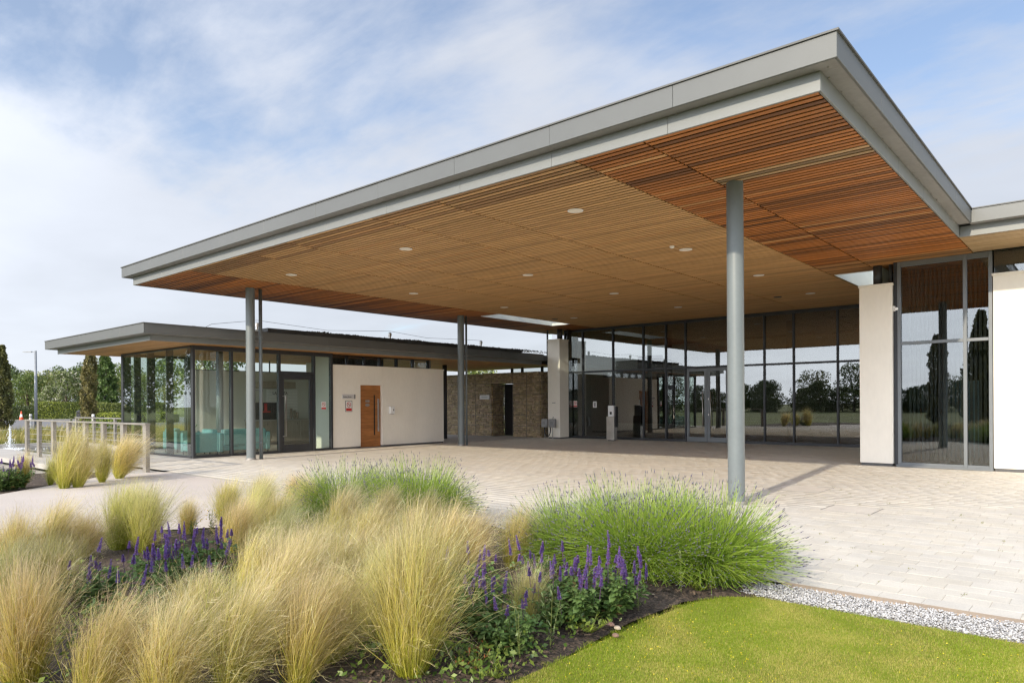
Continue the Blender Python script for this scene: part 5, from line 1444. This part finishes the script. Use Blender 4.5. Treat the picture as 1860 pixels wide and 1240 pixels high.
# ------------------------------------------------------------------ lavender
def lavender(seed, n, h, spread, grey):
    g = np.random.default_rng(seed); K = 5
    u = g.random(n); th0 = np.arccos(1-u*.93); a = g.uniform(0, 6.283, n)      # over the dome
    rb = spread*.30*np.sqrt(g.random(n)); base = np.stack([rb*np.cos(a), rb*np.sin(a), g.uniform(0, .06, n)], -1)
    L = h*g.uniform(.62, 1.12, n)*(1-.12*np.sin(th0))
    L = np.where(g.random(n) < .35, L*g.uniform(.45, .8, n), L)
    d = np.stack([np.sin(th0)*np.cos(a), np.sin(th0)*np.sin(a), np.cos(th0)*.98+.04], -1)
    t = np.linspace(0, 1, K)[None, :, None]
    P = base[:, None]+d[:, None]*(L[:, None, None]*t)
    P[:, :, 2] += (.10*np.sin(th0))[:, None]*np.sin(t[:, :, 0]*math.pi)*h
    P[:, 1:] += g.normal(0, .010, (n, K-1, 3)); P[:, :, 2] = np.maximum(P[:, :, 2], .01)
    w = g.uniform(.0030, .0054, n)[:, None]*np.array([1.3, 1.2, 1.0, .75, .5])[None]
    c0 = lerp((.075, .17, .016), (.16, .28, .025), g.random((n, 1))); c1 = lerp((.24, .39, .04), (.42, .50, .09), g.random((n, 1)))
    if grey: c0 = lerp(c0, (.10, .16, .08), grey); c1 = lerp(c1, (.30, .36, .20), grey)
    c = c0[:, None]*(1-t)+c1[:, None]*t
    s_ = np.cross(d, rand_unit(n)); s_ /= np.linalg.norm(s_, axis=1)[:, None]
    parts = [strips(P, w, c, s_)]
    # short narrow leaves low down on the stems
    nl = n*3; i = g.integers(0, n, nl); f = g.uniform(.15, .6, nl)
    q = base[i]+d[i]*(L[i]*f)[:, None]; ld = d[i]+.8*rand_unit(nl); ld /= np.linalg.norm(ld, axis=1)[:, None]
    ll = g.uniform(.03, .07, nl)
    LP = np.stack([q, q+ld*ll[:, None]*.5, q+ld*ll[:, None]], 1); LP[:, :, 2] = np.maximum(LP[:, :, 2], .01)
    ls = np.cross(ld, rand_unit(nl)); ls /= np.linalg.norm(ls, axis=1)[:, None]
    lc = lerp((.10, .19, .025), (.20, .31, .05), g.random((nl, 1))); 
    if grey: lc = lerp(lc, (.14, .20, .10), grey)
    v2, q2, c2 = strips(LP, np.tile(np.array([.004, .005, .001]), (nl, 1)), np.repeat(lc[:, None], 3, 1), ls)
    parts.append((v2, q2, c2))
    fol = np_mesh('stems', *cat_meshes(parts), 'lavender_leaf')
    # flower heads at the tips
    hi = np.where((L > h*.62) & (g.random(n) < .5))[0]; m = len(hi)
    tip = P[hi, -1]; dd = d[hi]; e1 = s_[hi]; e2 = np.cross(dd, e1); hl = g.uniform(.018, .040, m)[:, None]; hw = g.uniform(.0028, .0048, m)[:, None]
    V = np.stack([tip-dd*hl*.2, tip+dd*hl*.3+e1*hw, tip+dd*hl*.3+e2*hw, tip+dd*hl*.3-e1*hw, tip+dd*hl*.3-e2*hw, tip+dd*hl], 1)
    T = np.array([(0, 2, 1), (0, 3, 2), (0, 4, 3), (0, 1, 4), (5, 1, 2), (5, 2, 3), (5, 3, 4), (5, 4, 1)])
    Q = (T[None]+np.arange(m)[:, None, None]*6).reshape(-1, 3)
    hc = lerp((.15, .13, .24), (.26, .27, .22), g.random((m, 1))); 
    heads = np_mesh('flower_heads', V.reshape(-1, 3), Q, np.repeat(hc, 6, axis=0), 'petal')
    return fol, heads
LV = [lavender(31, 5200, .70, .62, 0), lavender(32, 5000, .70, .6, .12), lavender(33, 2600, .66, .55, .55)]
for px, py, k, s, lab in ((1045, 1030, 1, .98, 'leftmost mound of the bright green lavender beside the column'), (1160, 1044, 0, 1.14, 'central mound of the bright green lavender, tallest'), (1278, 1052, 0, 1.08, 'right mound of the bright green lavender spilling over the gravel'), (1215, 1008, 1, .90, 'rear mound of the bright green lavender towards the column'),
                         (628, 952, 1, 1.08, 'left mound of grey-green lavender at the back of the bed'), (760, 952, 0, 1.12, 'right mound of grey-green lavender at the back of the bed'), (700, 940, 2, 1.06, 'middle mound of grey-green lavender at the back of the bed')):
    p = atz(px, py); t = thing('lavender', lab, 'lavender', (p.x, p.y, .01), 'lavender mounds')
    t.rotation_euler = (0, 0, rng.uniform(0, 6.28)); t.scale = (s, s, s)
    for n_, me in zip(('stems', 'flower_heads'), LV[k]):
        o = bpy.data.objects.new(n_, me); COL.objects.link(o); o.parent = t; o['kind'] = 'stuff'

# ------------------------------------------------------------------ purple salvia
def salvia_foliage(seed, n_st, h, spread):
    g = np.random.default_rng(seed); parts = []; tips = []
    for k in range(n_st):
        a = g.uniform(0, 6.283); r = spread*math.sqrt(g.random())*.55; hh = h*g.uniform(.6, 1.0)
        b = np.array([r*.5*math.cos(a), r*.5*math.sin(a), 0]); e = np.array([r*1.6*math.cos(a), r*1.6*math.sin(a), hh])
        tt = np.linspace(0, 1, 4)[:, None]; path = b*(1-tt)+e*tt
        parts.append(strips(path[None], np.full((1, 4), .005), np.tile(np.array((.10, .13, .04)), (1, 4, 1)), np.array([[math.sin(a), -math.cos(a), 0]])))
        tips.append((e, a))
        m = 24
        f = g.uniform(.08, 1.0, m); q = b+(e-b)*f[:, None]; la = g.uniform(0, 6.283, m); up = g.uniform(-.15, .6, m)
        d = np.stack([np.cos(la), np.sin(la), up], -1); d /= np.linalg.norm(d, axis=1)[:, None]
        ll = g.uniform(.035, .085, m)*(1.15-.5*f); s_ = np.stack([-np.sin(la), np.cos(la), g.normal(0, .3, m)], -1)
        LP = np.stack([q, q+d*ll[:, None]*.35+[0, 0, .006], q+d*ll[:, None]*.7, q+d*ll[:, None]+[0, 0, -.010]], 1)
        lc = lerp((.075, .15, .035), (.20, .29, .085), g.random((m, 1))); lc[g.random(m) < .04] = (.22, .15, .06)
        parts.append(strips(LP, ll[:, None]*np.array([.12, .50, .42, .04])[None], np.repeat(lc[:, None], 4, 1), s_))
    return np_mesh('foliage', *cat_meshes(parts), 'leaf'), tips
def spike_mesh(seed, l):
    g = np.random.default_rng(seed); parts = []
    n = 15
    parts.append(strips(np.array([[(0, 0, -.10), (0, 0, 0), (0, 0, l)]]), np.array([[.005, .005, .002]]), np.tile(np.array((.12, .06, .13)), (1, 3, 1)), np.array([[1., 0, 0]])))
    for k in range(n):
        f = k/(n-1); z = l*f; r = .017*(1-.6*f)*(.85+.3*g.random()); m = 7
        a = np.linspace(0, 6.283, m, endpoint=False)+g.uniform(0, 1)
        d = np.stack([np.cos(a), np.sin(a), g.uniform(.1, .8, m)], -1); p0 = np.tile(np.array([0, 0, z]), (m, 1))
        P = np.stack([p0, p0+d*r*.7, p0+d*r], 1); s_ = np.stack([-np.sin(a), np.cos(a), np.zeros(m)], -1)
        c = lerp((.18, .10, .40), (.44, .31, .68), g.random((m, 1))); c[g.random(m) < .18] = (.34, .16, .26)
        parts.append(strips(P, np.tile(np.array([.006, .013, .007]), (m, 1)), np.repeat(c[:, None], 3, 1), s_))
    return np_mesh('flower_spike', *cat_meshes(parts), 'petal')
SPK = [spike_mesh(41, .105), spike_mesh(42, .08), spike_mesh(43, .065)]
SF = [salvia_foliage(51, 42, .33, .36), salvia_foliage(52, 32, .29, .30), salvia_foliage(53, 22, .23, .26)]
SAL = [  # column, row, foliage, scale, spikes, label
    (1085, 1122, 0, 1.05, 30, 'right-hand purple salvia in front of the lavender, fullest of the group'),
    (1020, 1140, 0, .95, 22, 'purple salvia left of the fullest one beside the mulch'),
    (985, 1088, 1, 1.0, 14, 'purple salvia close behind the small golden tuft'),
    (880, 1160, 0, 1.05, 15, 'leafy purple salvia right of the large centre grass clump'),
    (925, 1190, 1, .95, 4, 'low leafy salvia with few spikes beside the mulch'),
    (855, 1095, 1, 1.0, 12, 'purple salvia under the gap to the paving'),
    (1125, 1110, 1, .85, 9, 'small purple salvia at the right end of its group'),
    (335, 1112, 0, 1.15, 26, 'left purple salvia with tall spikes among the feather grass'),
    (378, 1050, 1, 1.15, 16, 'purple salvia under the yellow flowers in the left bed'),
    (302, 1062, 1, 1.1, 12, 'purple salvia behind the left one near the grass'),
    (180, 1110, 1, 1.1, 9, 'dark leafy salvia with a few lone spikes on the left'),
    (230, 1150, 2, 1.1, 2, 'low green salvia foliage below the lone spikes'),
    (8, 890, 0, 1.3, 30, 'far purple salvia beyond the path at the left picture edge'),
    (26, 888, 1, 1.35, 18, 'second far purple salvia beyond the path next to a grass tuft')]
for px, py, k, s, ns, lab in SAL:
    p = atz(px, py); t = thing('salvia', lab, 'flower', (p.x, p.y, .015 if in_poly(p.x, p.y, BED) else -.01), 'purple salvia')
    rz = rng.uniform(0, 6.28); t.rotation_euler = (0, 0, rz); t.scale = (s, s, s)
    me, tips = SF[k]; o = bpy.data.objects.new('foliage', me); COL.objects.link(o); o.parent = t
    idx = list(range(len(tips))); rng.shuffle(idx)
    for q in range(ns):
        e, a = tips[idx[q % len(idx)]]
        o = bpy.data.objects.new('flower_spike', rng.choice(SPK)); COL.objects.link(o); o.parent = t
        jx, jy = (rng.gauss(0, .02), rng.gauss(0, .02)) if q >= len(idx) else (0, 0)
        o.location = (e[0]+jx, e[1]+jy, e[2]+rng.uniform(.0, .10)); o.rotation_euler = (rng.gauss(0, .10), rng.gauss(0, .10), rng.uniform(0, 6))
        sc = rng.uniform(.6, 1.2); o.scale = (.86, .86, sc)

# ------------------------------------------------------------------ small things in the bed
def mulch():
    n = 9000; pts = []
    while len(pts) < n:
        x, y = rng.uniform(-9.8, -2.1), rng.uniform(1.5, 6.5)
        if rng.random() < .45: x, y = rng.uniform(-4.6, -2.2), rng.uniform(2.2, 5.8)
        if in_poly(x, y, BED): pts.append((x, y))
    p = np.array(pts); z = np.full(n, .034)+nr.uniform(0, .018, n)
    # keep chips on the mounded soil
    a = nr.uniform(0, 6.283, n); l = nr.uniform(.012, .045, n); w = l*nr.uniform(.25, .6, n); tl = nr.normal(0, .25, n)
    d = np.stack([np.cos(a), np.sin(a), tl], -1); s_ = np.stack([-np.sin(a), np.cos(a), nr.normal(0, .25, n)], -1)
    c0 = np.stack([p[:, 0], p[:, 1], z], -1)
    v = np.stack([c0-d*l[:, None]*.5-s_*w[:, None]*.5, c0+d*l[:, None]*.5-s_*w[:, None]*.4, c0+d*l[:, None]*.45+s_*w[:, None]*.5, c0-d*l[:, None]*.5+s_*w[:, None]*.4], 1).reshape(-1, 3)
    c = lerp((.030, .020, .013), (.17, .115, .075), nr.random((n, 1))**1.8); c[nr.random(n) < .05] = (.32, .25, .17)
    me = np_mesh('bark_mulch', v, np.arange(n*4).reshape(n, 4), np.repeat(c, 4, axis=0), 'mulch')
    tag(link('bark_mulch', me), 'dark bark chippings covering the planting bed', 'mulch', kind='stuff')
mulch()
def groundcover():
    pts = []
    for px, py, n, sx in ((330, 1120, 900, .45), (200, 1140, 800, .5), (400, 1040, 500, .4), (880, 1190, 700, .35), (1000, 1130, 500, .4), (60, 1200, 500, .5), (560, 1180, 500, .5), (650, 1190, 500, .4), (480, 1090, 400, .5), (820, 1100, 500, .3), (130, 1070, 400, .4), (880, 1240, 400, .3)):
        p = atz(px, py)
        for k in range(n):
            x, y = p.x+rng.gauss(0, sx), p.y+rng.gauss(0, sx*.6)
            if in_poly(x, y, BED): pts.append((x, y))
    n = len(pts); q = np.array(pts); z = .04+.13*nr.random(n)**1.6*(1+.6*np.sin(q[:, 0]*7)*np.sin(q[:, 1]*9))
    v, qq, c = leaf_quads(np.stack([q[:, 0], q[:, 1], z], -1), nr.uniform(.010, .026, n), lerp((.07, .13, .025), (.24, .31, .06), nr.random((n, 1))))
    tag(link('low_groundcover', np_mesh('low_groundcover', v, qq, c, 'leaf')), 'low green leaves spreading over the soil between the clumps', 'ground cover', kind='stuff')
groundcover()
def weeds():
    labs = ['pale upright weed with narrow leaves at the bed edge, left of two', 'pale upright weed at the bed edge nearest the mulch stones', 'tall thin weed rising before the green lavender', 'small yellow-green weed on the mulch by the lawn', 'low feathery weed with orange leaves at the bottom of the bed', 'spreading low weed at the bottom edge of the bed', 'grey-leaved weed between the right salvia and lawn', 'low green weed in the bottom left corner', 'yellow-flowered weed behind the left salvia', 'yellow-flowered weed at the back of the left bed', 'small weed at the bed tip beside the gravel']
    spec = [(1000, 1182, .34, 1), (945, 1205, .36, 1), (1238, 1080, .34, 1), (1075, 1155, .12, 2), (860, 1222, .14, 3), (905, 1240, .13, 2), (1160, 1112, .20, 1), (25, 1290, .20, 2), (350, 995, .26, 4), (385, 975, .28, 4), (1265, 1078, .12, 2)]
    for (px, py, h, kind), lab in zip(spec, labs):
        p = atz(px, py); g = np.random.default_rng(int(px*7+py)); parts = []
        t = thing('weed', lab, 'weed', (p.x, p.y, .02))
        ns = 3 if kind == 1 else 9
        for k in range(ns):
            a = g.uniform(0, 6.28); lean = g.uniform(.05, .25) if kind in (1, 4) else g.uniform(.5, 1.3)
            e = np.array([math.cos(a)*lean*h, math.sin(a)*lean*h, h*g.uniform(.75, 1.05) if kind in (1, 4) else h*g.uniform(.3, .9)])
            tt = np.linspace(0, 1, 4)[:, None]; path = e*tt
            parts.append(strips(path[None], np.full((1, 4), .004), np.tile(np.array((.20, .24, .07)), (1, 4, 1)), np.array([[math.sin(a), -math.cos(a), .0]])))
            m = 16; f = g.uniform(.1, 1, m); q = e*f[:, None]; la = g.uniform(0, 6.28, m); d = np.stack([np.cos(la), np.sin(la), g.uniform(.2, 1, m)], -1); d /= np.linalg.norm(d, axis=1)[:, None]
            ll = g.uniform(.02, .055, m); LP = np.stack([q, q+d*ll[:, None]*.5, q+d*ll[:, None]], 1)
            base = {1: (.24, .29, .12), 2: (.22, .28, .04), 3: (.45, .16, .05), 4: (.16, .20, .05)}[kind]; lc = np.array(base)*g.uniform(.6, 1.3, (m, 1))
            if kind == 3: lc[g.random(m) < .6] = (.20, .24, .07)
            parts.append(strips(LP, np.tile(np.array([.003, .009, .001]), (m, 1)), np.repeat(lc[:, None], 3, 1), np.stack([-np.sin(la), np.cos(la), np.zeros(m)], -1)))
        link('leaves', np_mesh('leaves', *cat_meshes(parts), 'leaf'), t)
        if kind == 4:
            m = 26; q = np.stack([g.normal(0, .09, m), g.normal(0, .09, m), h*g.uniform(.75, 1.15, m)], -1)
            v, qq, c = leaf_quads(q, g.uniform(.007, .013, m), np.tile(np.array((.62, .42, .02)), (m, 1))); link('flowers', np_mesh('flowers', v, qq, c, 'petal'), t)['kind'] = 'stuff'
weeds()
for px, py, s, lab in ((1107, 1142, .032, 'flat pinkish stone on the mulch by the right salvia'), (1122, 1149, .02, 'small pale stone touching the pinkish stone on the mulch'), (1119, 1163, .02, 'brown stone below the pale one on the mulch')):
    p = atz(px, py); R = random.Random(int(px)); m = MB().lathe((0, 0, 0), [(.45*s, -.012), (.95*s, .0), (s, .012), (.7*s, .026), (.2*s, .032)], 9, col={1107: (.24, .15, .12), 1122: (.40, .34, .26), 1119: (.20, .13, .095)}[px])
    m.v = [(x*(1.2+.25*R.random()), y*(.75+.25*R.random()), z) for x, y, z in m.v]
    o = m.build('stone', 'mulch', None, (0, 0, 0)); o.location = (p.x, p.y, .03); o.scale = (1, 1, .6); tag(o, lab, 'stone')

# ------------------------------------------------------------------ lawn blades and meadow
LAWN = [(-2.42, 1.0), (2.6, 1.0), (2.6, 5.345), (-2.08, 5.345), (-2.3, 5.16), (-2.48, 4.88), (-2.54, 4.2), (-2.49, 3.4)]
def lawn():
    n = 600000
    x = nr.uniform(-2.56, 2.2, n); y = 5.36-(5.36-1.4)*nr.random(n)**.9
    # polygon edge on the left
    ex = np.interp(y, [1.0, 3.4, 4.2, 4.88, 5.16, 5.345], [-2.44, -2.48, -2.49, -2.44, -2.32, -2.12])
    keep = (x > ex+nr.normal(0, .022, n)+.02*np.sin(y*17)+.012*np.sin(y*41)) & (x < .9+ (5.36-y)*.45); x, y = x[keep], y[keep]; n = len(x)
    f1 = np.sin(x*2.3+1.7*np.sin(y*1.4))*np.cos(y*2.1+x*.7)+.6*np.sin(x*5.1+y*3.3+1.2*np.sin(x*3))
    f1 = f1+.5*np.sin(x*9.7+2*np.sin(y*6.1))*np.sin(y*8.3+x*2); f1 = np.clip(.42+.36*f1, 0, 1)
    h = nr.uniform(.008, .021, n)*(1-.25*f1); a = nr.uniform(0, 6.283, n); lean = nr.uniform(.15, 1.0, n)
    d = np.stack([np.cos(a)*lean, np.sin(a)*lean, np.ones(n)], -1); d /= np.linalg.norm(d, axis=1)[:, None]
    p = np.stack([x, y, np.full(n, -.003)], -1)
    P = np.stack([p, p+d*h[:, None]], 1)
    w = nr.uniform(.0016, .0027, n)[:, None]*np.array([1, .3])[None]
    gr = lerp((.19, .30, .018), (.33, .41, .028), nr.random((n, 1))); st = lerp((.46, .42, .09), (.62, .54, .17), nr.random((n, 1)))
    pick = nr.random(n) < np.clip((f1-.32)*1.8, .08, .74); c = np.where(pick[:, None], st, gr)
    c = np.repeat(c[:, None], 2, 1); c[:, 0] *= .85
    s_ = np.stack([-np.sin(a), np.cos(a), np.zeros(n)], -1)
    me = np_mesh('lawn_grass', *strips(P, w, c, s_), 'lawn_blade')
    tag(link('lawn_grass', me), 'short sunlit lawn grass in the right foreground', 'grass', kind='stuff')
    m = 2600; fx = nr.uniform(-2.5, .6, m); fy = nr.uniform(1.6, 5.2, m)
    dens = np.clip(1.1-(fx+2.5)*.35+.5*np.sin(fx*3+fy*2), .1, 1)*np.clip((5.3-fy)/1.3, .05, 1)
    ex = np.interp(fy, [1.0, 3.4, 4.2, 4.88, 5.16, 5.345], [-2.44, -2.48, -2.49, -2.44, -2.32, -2.12])
    k = (nr.random(m) < dens) & (fx > ex+.03); fx, fy = fx[k], fy[k]; m = len(fx)
    v, q, c = leaf_quads(np.stack([fx, fy, nr.uniform(.014, .024, m)], -1), nr.uniform(.0035, .0068, m), lerp((.60, .47, .01), (.72, .60, .03), nr.random((m, 1))))
    tag(link('lawn_flowers', np_mesh('lawn_flowers', v, q, c, 'petal')), 'tiny yellow flowers scattered over the lawn', 'flowers', kind='stuff')
lawn()
def meadow():
    # tawny grass along the far side of the pond
    n = 26000
    x = nr.uniform(-43.4, -34.4, n); y = nr.uniform(-6, 24, n)
    m2 = 9000; x = np.concatenate([x, nr.uniform(-34.4, -26.5, m2)]); y = np.concatenate([y, nr.uniform(10.9, 18, m2)]); n += m2
    h = nr.uniform(.25, .62, n)*(1+.35*np.sin(x*1.3+y*.9)); a = nr.uniform(0, 6.283, n); lean = nr.uniform(.05, .6, n)
    d = np.stack([np.cos(a)*lean, np.sin(a)*lean, np.ones(n)], -1); d /= np.linalg.norm(d, axis=1)[:, None]
    p = np.stack([x, y, np.full(n, -.06)], -1); P = np.stack([p, p+d*h[:, None]*.6, p+d*h[:, None]+np.array([.05, .04, -.03])], 1)
    w = nr.uniform(.014, .026, n)[:, None]*np.array([1, .8, .25])[None]
    f = np.clip(.5+.4*np.sin(x*.9)*np.cos(y*.7)+nr.normal(0, .2, n), 0, 1)[:, None]
    c0 = lerp((.30, .27, .06), (.17, .21, .04), f); c1 = lerp((.52, .41, .17), (.36, .33, .09), f)
    c = np.stack([c0, c0*.5+c1*.5, c1], 1)
    s_ = np.stack([-np.sin(a), np.cos(a), np.zeros(n)], -1)
    tag(link('meadow_grass', np_mesh('meadow_grass', *strips(P, w, c, s_), 'grass_blade')), 'band of tawny grass between the pond and the car park', 'grass', kind='stuff')
meadow()
def water_plants():
    labs = ['bright green marginal plants at the far pond edge left of the posts', 'green shrub by the pond beside the grey far post', 'green marginal plants behind the fourth railing post']
    for (px, d, w, h), lab in zip(((45, 36.5, 1.6, .35), (188, 33, 1.3, 1.0), (88, 36, 1.4, .5)), labs):
        x, y = at_depth(px, d); t = thing('pond_plant', lab, 'plant', (x, y, -.06)); n = 900
        q = np.stack([nr.normal(0, w*.4, n), nr.normal(0, w*.4, n), h*nr.random(n)**.8], -1)
        v, qq, c = leaf_quads(q, nr.uniform(.03, .08, n), lerp((.05, .09, .015), (.18, .24, .03), nr.random((n, 1)))); link('leaves', np_mesh('leaves', v, qq, c, 'leaf'), t)
        m = MB()
        for k in range(6): m.tube([(0, 0, 0), (rng.gauss(0, w*.25), rng.gauss(0, w*.25), h*.8)], [.02, .006], 5)
        me = m.mesh('stems', 'bark'); link('stems', me, t)
water_plants()
